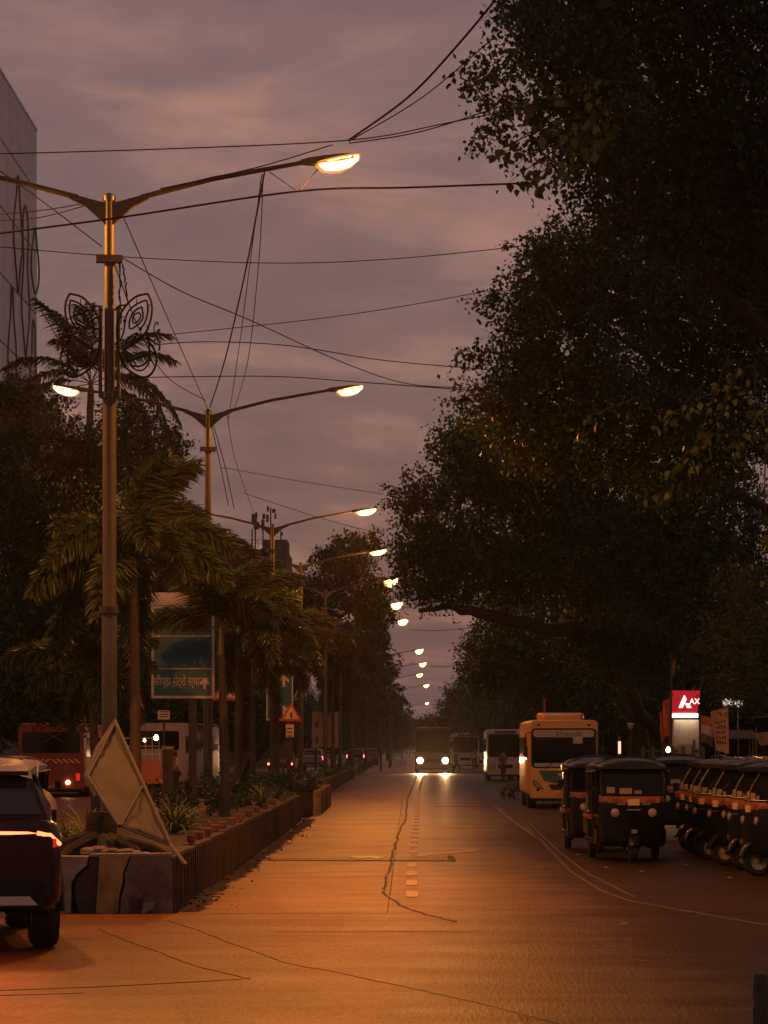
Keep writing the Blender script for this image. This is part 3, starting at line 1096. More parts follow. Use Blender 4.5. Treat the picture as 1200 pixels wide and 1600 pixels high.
# ------------------------------------------------------------------ palms
def frond_mesh(L, n_st, per, ll, seed, droop, plan=False, w=.016):
    rnd = random.Random(seed)
    V = []
    path = []
    for i in range(n_st + 1):
        t = i / n_st
        path.append(Vector((L * (t - .18 * droop * t * t * t), 0, L * (.50 * t - droop * t * t))))
    for i in range(int(n_st * .16), n_st):
        t = i / n_st
        p = path[i]; d = (path[i + 1] - path[i]).normalized()
        up = Vector((0, 1, 0)).cross(d) * -1
        sdv = Vector((0, 1, 0))
        for k in range(per):
            if plan:
                ang = (0 if k % 2 else PI) + rnd.uniform(-.25, .1)
            else:
                ang = 2 * PI * k / per + rnd.uniform(-.6, .6)
            out = sdv * math.cos(ang) + up * math.sin(ang)
            l = ll * (1 - .65 * t ** 2.2) * min(1, .55 + t * 2.2) * rnd.uniform(.75, 1.15)
            e1 = (out + d * rnd.uniform(.45, .85)).normalized()
            b = p + d * rnd.uniform(0, 1) * L / n_st
            mid = b + e1 * l * .55
            tip = b + e1 * l * .96 + Vector((0, 0, -l * (.26 if not plan else .45)))
            s = e1.cross(Vector((rnd.uniform(-1, 1), rnd.uniform(-1, 1), rnd.uniform(-1, 1)))).normalized() * w
            V.append([b - s * .5, b + s * .5, mid + s, mid - s])
            V.append([mid - s, mid + s, tip + s * .1, tip - s * .1])
    V = np.array([[tuple(p) for p in q] for q in V])
    return V, path


def make_frond_meshes(tagname, variants, m):
    res = []
    for v in variants:
        V, path = frond_mesh(**v)
        o = np_mesh('leaflets', V, 4, m)
        st = MB().tube(path, [.022 * (1 - .8 * i / len(path)) for i in range(len(path))], 5).build('rachis', M_palmbark, None)
        res.append((o.data, st.data))
        bpy.data.objects.remove(o); bpy.data.objects.remove(st)
    return res


FOX = make_frond_meshes('fox', [dict(L=1.9, n_st=62, per=11, ll=.47, seed=i, droop=.62 + .26 * i, w=.016) for i in range(3)], M_palm)
COCO = make_frond_meshes('coco', [dict(L=4.1, n_st=90, per=2, ll=1.0, seed=20 + i, droop=.35 + .28 * i, plan=True, w=.04) for i in range(3)], M_leafd)


def palm(label, base, crown_z, fronds, kind=FOX, tr=(.10, .07), sc=1.0, lean=(0, 0), cat='palm'):
    t = thing('palm_tree', label, cat, base, 0, 'palms in the median' if kind is FOX else None)
    H = crown_z - base[2]
    tb = MB()
    N = 22
    pts, rad = [], []
    for i in range(N + 1):
        u = i / N
        pts.append((lean[0] * u * u, lean[1] * u * u, H * u - .1 * (1 - u)))
        rad.append((tr[0] + (tr[1] - tr[0]) * u) * (1.05 if i % 2 else .97))
    tb.tube(pts, rad, 10)
    tb.build('trunk', M_palmbark, t, True)
    MB().tube([(lean[0], lean[1], H - .1), (lean[0], lean[1], H + .45)], [tr[1] * 1.1, tr[1] * .5], 9).build('crownshaft', mat('crownshaft', (.10, .09, .03), .5, vary=.3), t, True)
    for (az, el, v, s) in fronds:
        lm, sm_ = kind[v % 3]
        r = link_mesh('frond', sm_, t)
        r.location = (lean[0], lean[1], H + .3)
        r.rotation_euler = (0, R(-el), R(az))
        r.scale = (s * sc,) * 3
        q = link_mesh('leaflets', lm, r)
        q['kind'] = 'stuff'
    return t


def ring_fronds(n, seed, e0=-5, e1=50, s=1.0):
    r = random.Random(seed)
    L = []
    for i in range(n):
        L.append((360 * i / n + r.uniform(-18, 18), r.uniform(e0, e1), r.randint(0, 2), s * r.uniform(.85, 1.12)))
    return L


PALMS = [  # trunk pixel, distance, crown pixel y, label, fronds, scale
    (212, 42, 905, 'tallest feathery palm just right of the nearest lamp pole', 15, 1.05),
    (300, 74, 890, 'feathery palm rising behind the top of green direction sign', 13, 1.15),
    (372, 59, 985, 'feathery palm whose crown hangs right of green sign', 13, 1.0),
    (352, 50.5, 1015, 'palm whose frond droops across the green direction sign', 12, 1.0),
    (432, 84, 1010, 'palm beside the triangular warning sign', 12, 1.1),
    (395, 78, 1060, 'shorter palm low behind the warning triangle plate', 11, 1.0),
    (470, 100, 1030, 'palm standing at the white notice board', 12, 1.2),
    (520, 125, 1060, 'sixth palm back, before the far planter', 12, 1.3),
    (548, 150, 1075, 'seventh palm back along the far planter', 12, 1.4),
    (572, 185, 1090, 'eighth palm back along the far planter', 11, 1.5),
    (590, 230, 1105, 'last palm back, near the red tail lights', 11, 1.6),
    (150, 50, 1080, 'low palm left of nearest lamp pole with drooping fronds', 10, .9),
]
for i, (px, Y, cy_, lab, nf, sc) in enumerate(PALMS):
    X = (px - VX) * Y / F
    cz = CAM_H + (VY - cy_) * Y / F
    palm(lab, (X, Y, .5 if i < 11 else .5), cz, ring_fronds(nf + 2, 60 + i, -34, 76) if i != 3 else ring_fronds(7, 63, -5, 80), sc=sc * .97, tr=(.10, .065), lean=(random.uniform(-.1, .1), 0))
# tall coconut palm on the far left
palm('tall coconut palm whose crown shows behind the peacock ornament', ((130 - VX) * 105 / F, 105, .1), CAM_H + (VY - 612) * 105 / F,
     [(0, 2, 2, 1.0), (25, 25, 1, 1), (120, 60, 0, .9), (150, 50, 0, .9), (165, 20, 1, 1), (185, -8, 2, 1), (215, 8, 2, .9), (250, 30, 1, .9), (300, 20, 1, .9), (335, -5, 2, 1.05), (350, 38, 1, 1), (205, 45, 0, 1), (20, -25, 2, 1), (170, -30, 2, 1), (80, 84, 0, .8)],
     COCO, tr=(.19, .13), lean=(.3, 0))


# ------------------------------------------------------------------ trees
def tree(name, label, base, limbs, blobs, density, leaf, m, seed, group=None, r0=.3, **kw):
    t = thing(name, label, 'tree', base, 0, group)
    b = Vector(base)
    tb = MB()
    rnd = random.Random(seed)
    for i, (pts, ra, rb) in enumerate(limbs):
        pts = [Vector(p) - b for p in pts]
        Q = []
        for k in range(len(pts) - 1):
            w_ = wob(pts[k], pts[k + 1], 4, .06 * (pts[k + 1] - pts[k]).length ** .6, rnd)
            Q += w_[:-1] if k < len(pts) - 2 else w_
        nQ = len(Q)
        MB().tube(Q, [ra + (rb - ra) * k / (nQ - 1) for k in range(nQ)], 9).build('trunk' if i == 0 else 'limb', M_bark, t, True)
    blobs = [(Vector(c) - b, x, y, z) for c, x, y, z in blobs]
    crown(t, blobs, density, leaf, m, seed, twig=M_bark, **kw)
    return t


TG = 'street trees on the right-hand side'
# T1: nearest overhanging tree, top right
base = (8.8, 45, .13)
bb = [bl(1010, -70, 41, 240, 170), bl(1130, 130, 43, 190, 230), bl(905, 50, 40, 110, 110), bl(925, 180, 40, 115, 95), bl(838, 30, 39, 55, 60), bl(1050, 280, 43, 170, 130),
      bl(1200, 330, 44, 130, 140), bl(770, 120, 38.5, 22, 40), bl(785, 165, 38.5, 30, 22), bl(738, 140, 38.5, 16, 34), bl(752, 205, 38.5, 26, 12)]
tree('street_tree', 'huge dark tree filling the top right corner above the rickshaws', base,
     [([(8.8, 45, -.2), (8.7, 45, 4), (8.0, 44.5, 8)], .42, .3), ([(8.0, 44.5, 8), (5.5, 43, 10), tuple(at(1010, 60, 43))], .16, .05), ([(7.6, 45.3, 7.4), (5, 43.5, 9.3), tuple(at(930, 150, 41)), tuple(at(850, 100, 40))], .13, .02), ([(8.4, 46, 7), tuple(at(1150, 200, 45))], .1, .03)],
     bb, 62, .085, M_leafd, 101, TG, core=40, hang=.6)
# hanging spray of large heart-shaped leaves on the left rim of the near tree
t = thing('peepal_branch', 'spray of big heart-shaped leaves hanging at the rim of the near tree', 'branch', tuple(at(1010, 150, 38.5)))
bo = Vector(t.location)
rngp = np.random.default_rng(9)
mbp = MB()
P = []
for (a, b, c_) in (((1000, 170), (900, 215), (795, 285)), ((990, 150), (880, 190), (770, 240)), ((960, 200), (880, 250), (825, 285)), ((980, 130), (880, 130), (800, 160)), ((960, 160), (900, 230), (860, 265))):
    q = [at(*a, 38.5) - bo, at(*b, 38.4) - bo, at(*c_, 38.3) - bo]
    mbp.tube([q[0], q[0].lerp(q[1], .5) + Vector((0, 0, .05)), q[1], q[1].lerp(q[2], .5) + Vector((0, 0, .03)), q[2]], [.02, .016, .012, .008, .004], 5)
    for k in range(46):
        u = random.uniform(.35, 2.0)
        p = q[0].lerp(q[1], u) if u < 1 else q[1].lerp(q[2], u - 1)
        P.append(tuple(p + Vector((random.gauss(0, .12), random.gauss(0, .2), random.gauss(-.06, .1)))))
mbp.build('twig', M_bark, t)
leaves('foliage', np.array(P), .13, LEAF6, M_peepal, t, rngp, 1.2)['kind'] = 'stuff'
# second peepal spray, lit from below at right
t = thing('peepal_branch', 'lamp-lit spray of big leaves dangling at right above the rickshaws', 'branch', tuple(at(1120, 560, 46)))
bo = Vector(t.location)
mbp = MB(); P = []
for (a, b, c_, n) in (((1150, 520), (1090, 690), (1020, 770), 40), ((1160, 560), (1120, 660), (1060, 740), 40), ((1180, 560), (1180, 660), (1150, 720), 40), ((1000, 620), (920, 650), (905, 690), 24), ((1100, 600), (1060, 640), (1030, 660), 30), ((1200, 620), (1195, 740), (1196, 890), 30)):
    q = [at(*a, 46) - bo, at(*b, 45.6) - bo, at(*c_, 45.3) - bo]
    mbp.tube([q[0], q[1], q[1].lerp(q[2], .5), q[2]], [.018, .012, .008, .004], 5)
    for k in range(n):
        u = random.uniform(.2, 2.0)
        p = q[0].lerp(q[1], u) if u < 1 else q[1].lerp(q[2], u - 1)
        P.append(tuple(p + Vector((random.gauss(0, .13), random.gauss(0, .25), random.gauss(-.06, .11)))))
mbp.build('twig', M_bark, t)
leaves('foliage', np.array(P), .12, LEAF6, M_peepal, t, rngp, 1.2)['kind'] = 'stuff'
# T2: second tree with lamp-lit brown-green foliage
base = (9.6, 57, .13)
bb = [bl(1000, 430, 53, 160, 110), bl(1120, 560, 55, 150, 160), bl(880, 440, 52, 85, 80), bl(815, 490, 51, 48, 48), bl(900, 590, 52, 120, 100), bl(805, 590, 51, 45, 55),
      bl(1050, 680, 54, 150, 100), bl(860, 670, 53, 110, 70), bl(1190, 440, 55, 110, 110), bl(850, 390, 51, 40, 35), bl(765, 640, 52, 45, 35), bl(752, 475, 51, 22, 14), bl(748, 560, 51, 24, 16), bl(716, 622, 52, 22, 8)]
tree('street_tree', 'second big tree on the right, its brown-green foliage lit by the lamps', base,
     [([(9.6, 57, -.2), (9.4, 57, 4), (8.6, 56, 7)], .4, .28), ([(8.6, 57, 7), (6, 55, 9), tuple(at(900, 480, 53))], .13, .03), ([(9, 57.5, 6.5), (5, 55, 7.6), tuple(at(820, 610, 52))], .12, .02), ([(9.2, 58, 6), tuple(at(1120, 560, 57))], .1, .03)],
     bb, 62, .088, M_leaf, 102, TG, core=34, hang=.55)
# T3: third tree whose limb arches over the road
base = (9.2, 101, .04)
bb = [bl(760, 740, 76, 95, 70), bl(655, 785, 74, 50, 40), bl(870, 790, 78, 120, 110), bl(720, 850, 75, 85, 60), bl(800, 890, 77, 100, 60), bl(960, 850, 80, 150, 130), bl(680, 890, 75, 42, 38), bl(720, 690, 76, 45, 40), bl(640, 850, 74, 28, 35), bl(668, 928, 75, 34, 20), bl(708, 926, 76, 40, 20), bl(632, 900, 75, 22, 26), bl(1100, 860, 80, 130, 160), bl(1000, 1010, 84, 80, 65), bl(920, 1000, 83, 55, 50), bl(1005, 1085, 98, 45, 50)]
tree('street_tree', 'third tree on the right whose thick limb arches over the road', base,
     [([(9.2, 101, -.2), (9.0, 99, 2.5), tuple(at(940, 990, 85))], .3, .24), ([tuple(at(940, 990, 85)), tuple(at(850, 985, 79)), tuple(at(745, 957, 76)), tuple(at(700, 946, 75.5)), tuple(at(655, 955, 75))], .27, .05), ([tuple(at(940, 985, 85)), tuple(at(870, 850, 78)), tuple(at(770, 760, 76))], .22, .05)],
     bb, 55, .10, M_leafd, 103, TG, core=34, hang=.4)
# T4: dark mass behind the minibus
base = (9.5, 112, .13)
bb = [bl(800, 1000, 106, 45, 45), bl(870, 1040, 108, 80, 80), bl(760, 1050, 106, 40, 38), bl(1000, 1020, 112, 140, 110), bl(1150, 1010, 112, 130, 130), bl(930, 930, 110, 130, 80), bl(780, 950, 106, 35, 40), bl(740, 1010, 105, 18, 30)]
tree('street_tree', 'dark tree standing behind the parked yellow minibus', base,
     [([(9.5, 112, -.2), (9.2, 112, 4), (8.4, 110, 6)], .4, .3), ([(8.8, 111, 5), tuple(at(870, 1030, 108))], .2, .06), ([(9, 111, 5.5), tuple(at(1000, 1000, 112))], .2, .08)],
     bb, 30, .13, M_leafd, 104, TG, core=14, spread=.4)
# slim pale-barked tree in the gap, and the far trees closing the road
base = (5.9, 158, .06)
tree('street_tree', 'slim pale-barked forked tree above the white minibus', base,
     [([(5.9, 158, -.2), tuple(at(797, 1110, 158)), tuple(at(790, 1040, 158))], .22, .12), ([tuple(at(796, 1100, 158)), tuple(at(808, 1060, 158)), tuple(at(815, 1030, 158))], .14, .06)],
     [bl(790, 1010, 158, 50, 45), bl(745, 1040, 158, 26, 30), bl(830, 1060, 160, 50, 60)], 26, .15, M_leaf, 105, TG, spread=.4)
base = (8.0, 215, .1)
tree('street_tree', 'far rounded tree closing the road right of the lamps', base,
     [([(8.0, 215, -.2), (7.6, 215, 3)], .3, .2)],
     [bl(740, 1100, 212, 50, 45), bl(775, 1090, 215, 50, 60), bl(705, 1120, 210, 22, 22), bl(800, 1130, 215, 60, 40)], 22, .18, M_leafd, 106, TG, core=10, spread=.5)
base = (5.0, 330, .1)
tree('street_tree', 'farthest hazy tree low behind the headlit bus', base, [([(5, 330, -.2), (5, 330, 4)], .3, .2)],
     [bl(700, 1140, 330, 30, 30), bl(670, 1140, 340, 25, 22), bl(740, 1135, 330, 30, 36), bl(790, 1150, 330, 40, 30)], 14, .26, M_leafd, 107, TG, core=8, spread=.6)
# feathery tree at right above the flags
base = (10.6, 66, .13)
tree('feathery_tree', 'light feathery tree above the poster and flags at right', base,
     [([(10.6, 66, -.2), (10.4, 66, 2.6), (9.6, 65.5, 4.2)], .16, .09), ([(9.9, 65.7, 3.8), tuple(at(1150, 960, 65))], .07, .03), ([(9.8, 65.6, 3.6), tuple(at(1130, 1060, 65))], .06, .02)],
     [bl(1160, 930, 65, 50, 50), bl(1150, 1000, 65, 55, 45), bl(1170, 1065, 66, 45, 40), bl(1115, 1070, 65, 25, 18), bl(1148, 1090, 65, 26, 13)], 40, .10, M_palm, 108, None, shape=LEAFN, per=34, spread=.3, hang=.2)

for i, (X_, Y_, lab, bbs) in enumerate((
        (13.5, 128, 'dense dark tree behind the railing and kiosk', [bl(960, 1100, 128, 90, 75), bl(1060, 1090, 128, 90, 80), bl(1010, 1150, 128, 110, 40), bl(900, 1120, 128, 60, 60)]),
        (19.5, 124, 'dense dark tree behind the stall at the right edge', [bl(1150, 1090, 122, 90, 90), bl(1220, 1060, 122, 90, 100), bl(1130, 1150, 122, 110, 42), bl(1220, 1150, 122, 80, 45)]),
        (10.5, 180, 'dark tree closing the gap behind the parked minibuses', [bl(850, 1120, 180, 60, 60), bl(900, 1140, 180, 60, 50), bl(810, 1150, 180, 40, 40)]))):
    tree('street_tree', lab, (X_, Y_, .13), [([(X_, Y_, -.1), (X_, Y_, 3.0)], .3, .2)], bbs, 30, .16, M_leafd, 120 + i, TG, core=22, spread=.4)

LG = 'trees on the left-hand side of the street'
base = (-9.6, 72, .13)
base = (-19.6, 88, .13)
bb = [bl(40, 760, 84, 110, 150), bl(170, 720, 84, 80, 60), bl(245, 730, 84, 45, 42), bl(120, 880, 84, 130, 120), bl(30, 640, 84, 50, 60), bl(195, 665, 84, 45, 40), bl(40, 1010, 84, 120, 110), bl(110, 1040, 84, 100, 90), bl(270, 690, 84, 25, 25), bl(150, 960, 84, 110, 80)]
tree('street_tree', 'big dark tree on the left below the coconut palm', base,
     [([(-15.0, 86, -.2), (-14.0, 86, 4), tuple(at(60, 900, 84))], .42, .28), ([tuple(at(60, 900, 84)), tuple(at(130, 800, 84)), tuple(at(250, 740, 84))], .2, .03), ([tuple(at(55, 920, 84)), tuple(at(30, 700, 84))], .2, .06)],
     bb, 50, .11, M_leafd, 111, LG, core=30, hang=.4)
base = (-17.5, 118, .13)
tree('street_tree', 'dark tree on the left behind the palms and green sign', base,
     [([(-17.5, 118, -.2), tuple(at(250, 1050, 116)), tuple(at(240, 950, 115))], .35, .2)],
     [bl(240, 930, 116, 90, 80), bl(320, 990, 118, 80, 80), bl(180, 1030, 116, 90, 80), bl(360, 910, 120, 30, 30), bl(290, 860, 116, 50, 60), bl(250, 1090, 118, 130, 45), bl(380, 1060, 118, 60, 70)], 28, .14, M_leafd, 112, LG, core=14, spread=.4)
base = (-9.3, 150, .13)
tree('street_tree', 'left tree with open leafy crown against the sky beside third lamp', base,
     [([(-9.3, 150, -.2), tuple(at(470, 1050, 140)), tuple(at(500, 950, 138)), tuple(at(545, 890, 136))], .3, .08)],
     [bl(545, 875, 136, 42, 40), bl(505, 870, 136, 18, 16), bl(580, 850, 136, 18, 20), bl(500, 930, 138, 60, 35), bl(570, 930, 138, 45, 35), bl(440, 960, 140, 60, 50), bl(400, 890, 142, 40, 25), bl(480, 1000, 140, 80, 50), bl(600, 960, 138, 18, 22)], 28, .15, M_leafd, 113, LG, core=12, spread=.4)
base = (-8.5, 205, .13)
tree('conifer_tree', 'tapering dark conifer on the left of the row of distant lamps', base,
     [([(-8.5, 205, -.2), tuple(at(560, 1000, 200)), tuple(at(575, 950, 200))], .3, .05)],
     [bl(575, 985, 200, 35, 22), bl(572, 1015, 200, 42, 22), bl(574, 1045, 200, 48, 22), bl(570, 1075, 200, 52, 24), bl(560, 1105, 200, 60, 30), bl(575, 960, 200, 20, 22)], 26, .19, M_leafd, 114, LG, core=12, spread=.4, hang=.8)
base = (-6.5, 290, .13)
tree('street_tree', 'far low tree left of the farthest lamps', base, [([(-6.5, 290, -.2), (-6.3, 290, 4)], .3, .15)],
     [bl(600, 1110, 285, 34, 34), bl(625, 1130, 290, 18, 22), bl(565, 1130, 285, 40, 26)], 18, .25, M_leafd, 115, LG, core=10, spread=.5)
for i, (X_, Y_, lab, bbs) in enumerate((
        (-14.5, 300, 'low dark tree far down the left road beyond the white SUV', [bl(470, 1130, 300, 60, 50), bl(420, 1140, 300, 50, 45), bl(530, 1140, 300, 50, 42)]),
        (-3.0, 370, 'lowest dark tree at the road end left of the headlit bus', [bl(610, 1150, 360, 36, 28), bl(640, 1152, 370, 26, 20), bl(575, 1155, 360, 30, 24)]),
        (-22, 200, 'dark tree far left behind the white bus', [bl(330, 1110, 200, 70, 70), bl(260, 1120, 200, 70, 60), bl(400, 1120, 200, 60, 60), bl(180, 1120, 200, 70, 60)]))):
    tree('street_tree', lab, (X_, Y_, .13), [([(X_, Y_, -.1), (X_, Y_, 3.0)], .3, .2)], bbs, 24, .2, M_leafd, 130 + i, LG, core=20, spread=.5)
base = (-24, 130, .13)
tree('street_tree', 'dark tree low on the far left behind the red bus', base, [([(-24, 130, -.2), (-23, 130, 4)], .3, .2)],
     [bl(-20, 1080, 128, 120, 90), bl(90, 1110, 128, 100, 50), bl(30, 980, 128, 110, 80)], 26, .16, M_leafd, 116, LG, core=14, spread=.4)

# ------------------------------------------------------------------ buildings
M_clad = mat('grey_cladding', (.40, .49, .54), .45, vary=.12, scale=1.5, obj_rand=.10, spec=.5)
M_cladd = mat('dark_joint', (.06, .055, .05), .7)
tw = thing('office_tower', 'tall grey clad tower with wavy facade lines at far left', 'building', (-20, 122, .1))
MB().box(-8.2, 0, 17.4, 16, 45.6, 34.8).build('wall', M_cladd, tw)
pme = None
for j in range(9):
    for i in range(21):
        y = 22.7 - 1.1 * i - .55
        z = 34.9 - j * 3.3 - 1.65
        if pme is None:
            o = MB().box(0, 0, 0, .12, 1.03, 3.2).build('facade_panel', M_clad, tw); pme = o.data
        else:
            o = link_mesh('facade_panel', pme, tw)
        o.location = (-.12 + random.uniform(-.006, .006), y, z)
MB().box(-8.1, 0, 34.98, 16.1, 45.7, .14).build('roof_edge', M_clad, tw)
rw = random.Random(31)
for q, (y0, z0, z1) in enumerate(((21.2, 18, 24.5), (18.2, 22, 30), (19.6, 12, 21), (15.5, 25, 31), (21.8, 26, 29.5), (13.5, 15, 25), (17, 10, 17))):
    pts = []
    N = 26
    for k in range(N + 1):
        a = 2 * PI * k / N
        zz = (z0 + z1) / 2 + (z1 - z0) / 2 * math.sin(a)
        w_ = 1.15 + .45 * math.sin(zz * 1.3 + q)
        pts.append((-.03, y0 + w_ * math.cos(a), zz))
    MB().tube(pts, .05, 5).build('wavy_trim', M_cladd, tw)

M_bld = mat('dim_render', (.075, .065, .045), .9, vary=.25, scale=.6, bump=.2)
ab = thing('apartment_building', 'dark block with railings and telecom antennas on its roof', 'building', ((398 - VX) * 250 / F, 250, 0))
s2 = F / 250
MB().box(0, 6, 10.1, 5.9, 12, 20.2).build('wall', M_bld, ab)
MB().box(1.9, 3, 20.6, 2.2, 5, 1.1).build('stair_head', M_bld, ab)
for r_ in range(5):
    for c_ in range(3):
        w = MB().box(-1.9 + c_ * 1.9, -.02, 3.4 + r_ * 3.3, 1.0, .08, 1.3).build('window', M_glass, ab)
        MB().box(-1.9 + c_ * 1.9, -.08, 2.7 + r_ * 3.3, 1.2, .16, .08).build('sill', M_bld, w)
rl_ = MB()
for i in range(10):
    rl_.box(-2.8 + i * .62, .1, 20.65, .05, .05, .9)
rl_.box(0, .1, 21.1, 5.7, .05, .05); rl_.box(0, .1, 20.8, 5.7, .04, .04)
rl_.build('railing', M_darksteel, ab)


def mast(px, top, label, panels):
    x = (px - VX) * 250 / F - ab.location.x
    zt = CAM_H + (VY - top) / s2
    t = thing('antenna_mast', label, 'antenna', (ab.location.x + x, 251, 20.2), 0, 'antenna masts on the far roof')
    MB().tube([(0, 0, -.1), (0, 0, zt - 20.2)], .07, 6).build('mast', M_darksteel, t)
    for (dx_, dz_, w_, h_) in panels:
        MB().box(dx_, -.1, zt - 20.2 - dz_, w_, .14, h_).build('antenna_panel', M_darksteel, t)
    return t


mast(422, 792, 'tallest antenna mast with round dish at its top', [(-.25, .1, .2, .5), (.3, .3, .35, .35), (.45, .8, .16, .5), (-.3, 1.0, .25, .7)])
mast(410, 802, 'antenna mast just left of the tallest one', [(.12, .2, .22, .45), (0, 1.0, .3, .9)])
mast(398, 800, 'thick antenna mast left of the pair', [(-.1, .5, .5, .8), (.15, .2, .12, .5), (.1, 1.2, .5, .7)])
mast(393, 825, 'short thin antenna mast at roof left', [(0, .3, .12, .4)])
mast(438, 828, 'right-hand thin antenna mast over the stair head', [(.12, .3, .16, .3), (.14, 1.0, .2, .35)])

# low shopfronts behind the right pavement
shop = thing('shop_building', 'dim low shop row behind the right-hand pavement', 'building', (15.0, 95, .13))
MB().box(2.5, 0, 2.0, 4.6, 70, 4.0).build('wall', M_bld, shop)
for i in range(9):
    sh = MB().box(.18, -30 + i * 7.4, 1.4, .08, 5.6, 2.6).build('shutter', M_darksteel, shop)
    MB().box(-.35, -30 + i * 7.4, 2.95, 1.2, 6.4, .07).build('awning', M_bld, sh)
hb = thing('apartment_building', 'dim building block behind the left-hand trees', 'building', (-30, 170, .1))
MB().box(-5, 0, 8, 12, 90, 16).build('wall', M_bld, hb)
for r_ in range(4):
    for c_ in range(8):
        MB().box(1.02, -38 + c_ * 10.5, 3 + r_ * 3.6, .08, 2.0, 1.5).build('window', M_glass, hb)

# ------------------------------------------------------------------ signs in the median
M_green = mat('sign_green', (.004, .10, .12), .4, vary=.12, scale=2)
M_signw = mat('sign_white', (.62, .52, .42), .5, vary=.12, scale=3, dirt=(.40, .30, .22))
M_signr = mat('sign_red', (.45, .05, .03), .45, vary=.15)
M_orange = mat('sign_orange', (.55, .17, .05), .5, vary=.15)


def frame_rect(x0, x1, z0, z1, w, y, d):
    mb = MB()
    mb.box((x0 + x1) / 2, y, z1 - w / 2, x1 - x0, d, w); mb.box((x0 + x1) / 2, y, z0 + w / 2, x1 - x0, d, w)
    mb.box(x0 + w / 2, y, (z0 + z1) / 2, w, d, z1 - z0 - 2 * w - .004); mb.box(x1 - w / 2, y, (z0 + z1) / 2, w, d, z1 - z0 - 2 * w - .004)
    return mb


Ys = 53.0
ss = F / Ys
p0, p1 = at(236, 1092, Ys), at(336, 946, Ys)
gs = thing('direction_sign', 'tall green direction sign with white border and arrow behind palm fronds', 'sign', ((p0.x + p1.x) / 2, Ys, .5))
gx, gz0, gz1 = (p1.x - p0.x) / 2, p0.z - .5, p1.z - .5
MB().box(0, 0, (gz0 + gz1) / 2, 2 * gx, .05, gz1 - gz0).build('panel', M_green, gs)
frame_rect(-gx + .01, gx - .01, gz0 + .01, gz1 - .01, .05, -.028, .012).build('border', M_signw, gs)
MB().box(0, .005, gz1 + .13, 2 * gx, .05, .25).build('header_panel', M_signw, gs)
dv = MB()
for py in (1045, 994):
    dv.box(0, -.03, at(0, py, Ys).z - .5, 2 * gx - .14, .008, .022)
dv.build('divider', M_signw, gs)
for x in (at(303, 0, Ys).x - gs.location.x, at(327, 0, Ys).x - gs.location.x):
    MB().tube([(x, .10, -.1), (x, .10, gz1)], .045, 8).build('post', M_steel, gs, True)


def arrow_up(parent, x, z, s, m, y=-.03):
    MB().prism([(x - .05 * s, z), (x + .05 * s, z), (x + .05 * s, z + .28 * s), (x + .2 * s, z + .16 * s), (x + .2 * s, z + .28 * s), (x, z + .48 * s), (x - .2 * s, z + .28 * s), (x - .2 * s, z + .16 * s), (x - .05 * s, z + .28 * s)], .012, 'y', y - .006).build('arrow', m, parent)


arrow_up(gs, at(320, 0, Ys).x - gs.location.x, at(0, 981, Ys).z - .5, .56, M_signw)
arrow_up(gs, at(320, 0, Ys).x - gs.location.x, at(0, 1077, Ys).z - .5, .46, M_signw)
text('lettering', 'सीप्झ मेट्रो स्थानक', .235, M_signw, gs, (at(241, 0, Ys).x - gs.location.x, -.034, at(0, 1071, Ys).z - .5), align='LEFT', sx=.62)
text('lettering', 'सीप्झ', .2, M_signw, gs, (at(241, 0, Ys).x - gs.location.x, -.034, at(0, 972, Ys).z - .5), align='LEFT', sx=.8)


def tri_sign(px, py0, py1, Y, label, pole_px, plate=None, base=.5):
    t = thing('warning_sign', label, 'sign', ((px - VX) * Y / F, Y, base))
    z0, z1 = at(0, py1, Y).z - base, at(0, py0, Y).z - base
    h = z1 - z0
    w = h * .6
    xp = (pole_px - px) * Y / F
    MB().tube([(xp, .06, -.1), (xp, .06, z1 - .1)], .04, 8).build('post', M_steel, t, True)
    MB().prism([(-w, z0), (w, z0), (0, z1)], .02, 'y', 0).build('border', M_signr, t)
    MB().prism([(-w * .68, z0 + h * .12), (w * .68, z0 + h * .12), (0, z1 - h * .2)], .012, 'y', -.008).build('face', M_signw, t)
    MB().box(0, -.012, z0 + h * .32, .05, .012, h * .3).build('symbol', M_black, t)
    if plate:
        a, b = plate
        MB().box(xp, -.02, (at(0, a, Y).z + at(0, b, Y).z) / 2 - base, .26, .02, at(0, a, Y).z - at(0, b, Y).z).build('plate', M_signw, t)
        ln = MB()
        for k in range(3):
            ln.box(xp, -.034, at(0, a + 6 + k * 6, Y).z - base, .18, .008, .03)
        ln.build('plate_line', M_black, t)
    return t


tri_sign(352, 1058, 1094, 70, 'red bordered triangular warning sign tucked behind the green sign', 347)
tri_sign(455, 1098, 1127, 88, 'red triangular warning sign on a post with small white plate', 453, (1132, 1152))
# second, farther green sign
Y = 95
t = thing('direction_sign', 'farther green direction sign half hidden among the palms', 'sign', (at(437, 0, Y).x, Y, .5))
z0, z1 = at(0, 1126, Y).z - .5, at(0, 1030, Y).z - .5
MB().box(0, 0, (z0 + z1) / 2, .95, .05, z1 - z0).build('panel', M_green, t)
frame_rect(-.47, .47, z0 + .01, z1 - .01, .04, -.03, .012).build('border', M_signw, t)
MB().box(0, 0, z1 + .14, .95, .05, .26).build('header_panel', M_signw, t)
arrow_up(t, .15, z0 + .12, .9, M_signw)
arrow_up(t, .15, z0 + 1.2, .9, M_signw)
for x in (-.3, .3):
    MB().tube([(x, .08, -.1), (x, .08, z1)], .04, 8).build('post', M_steel, t, True)
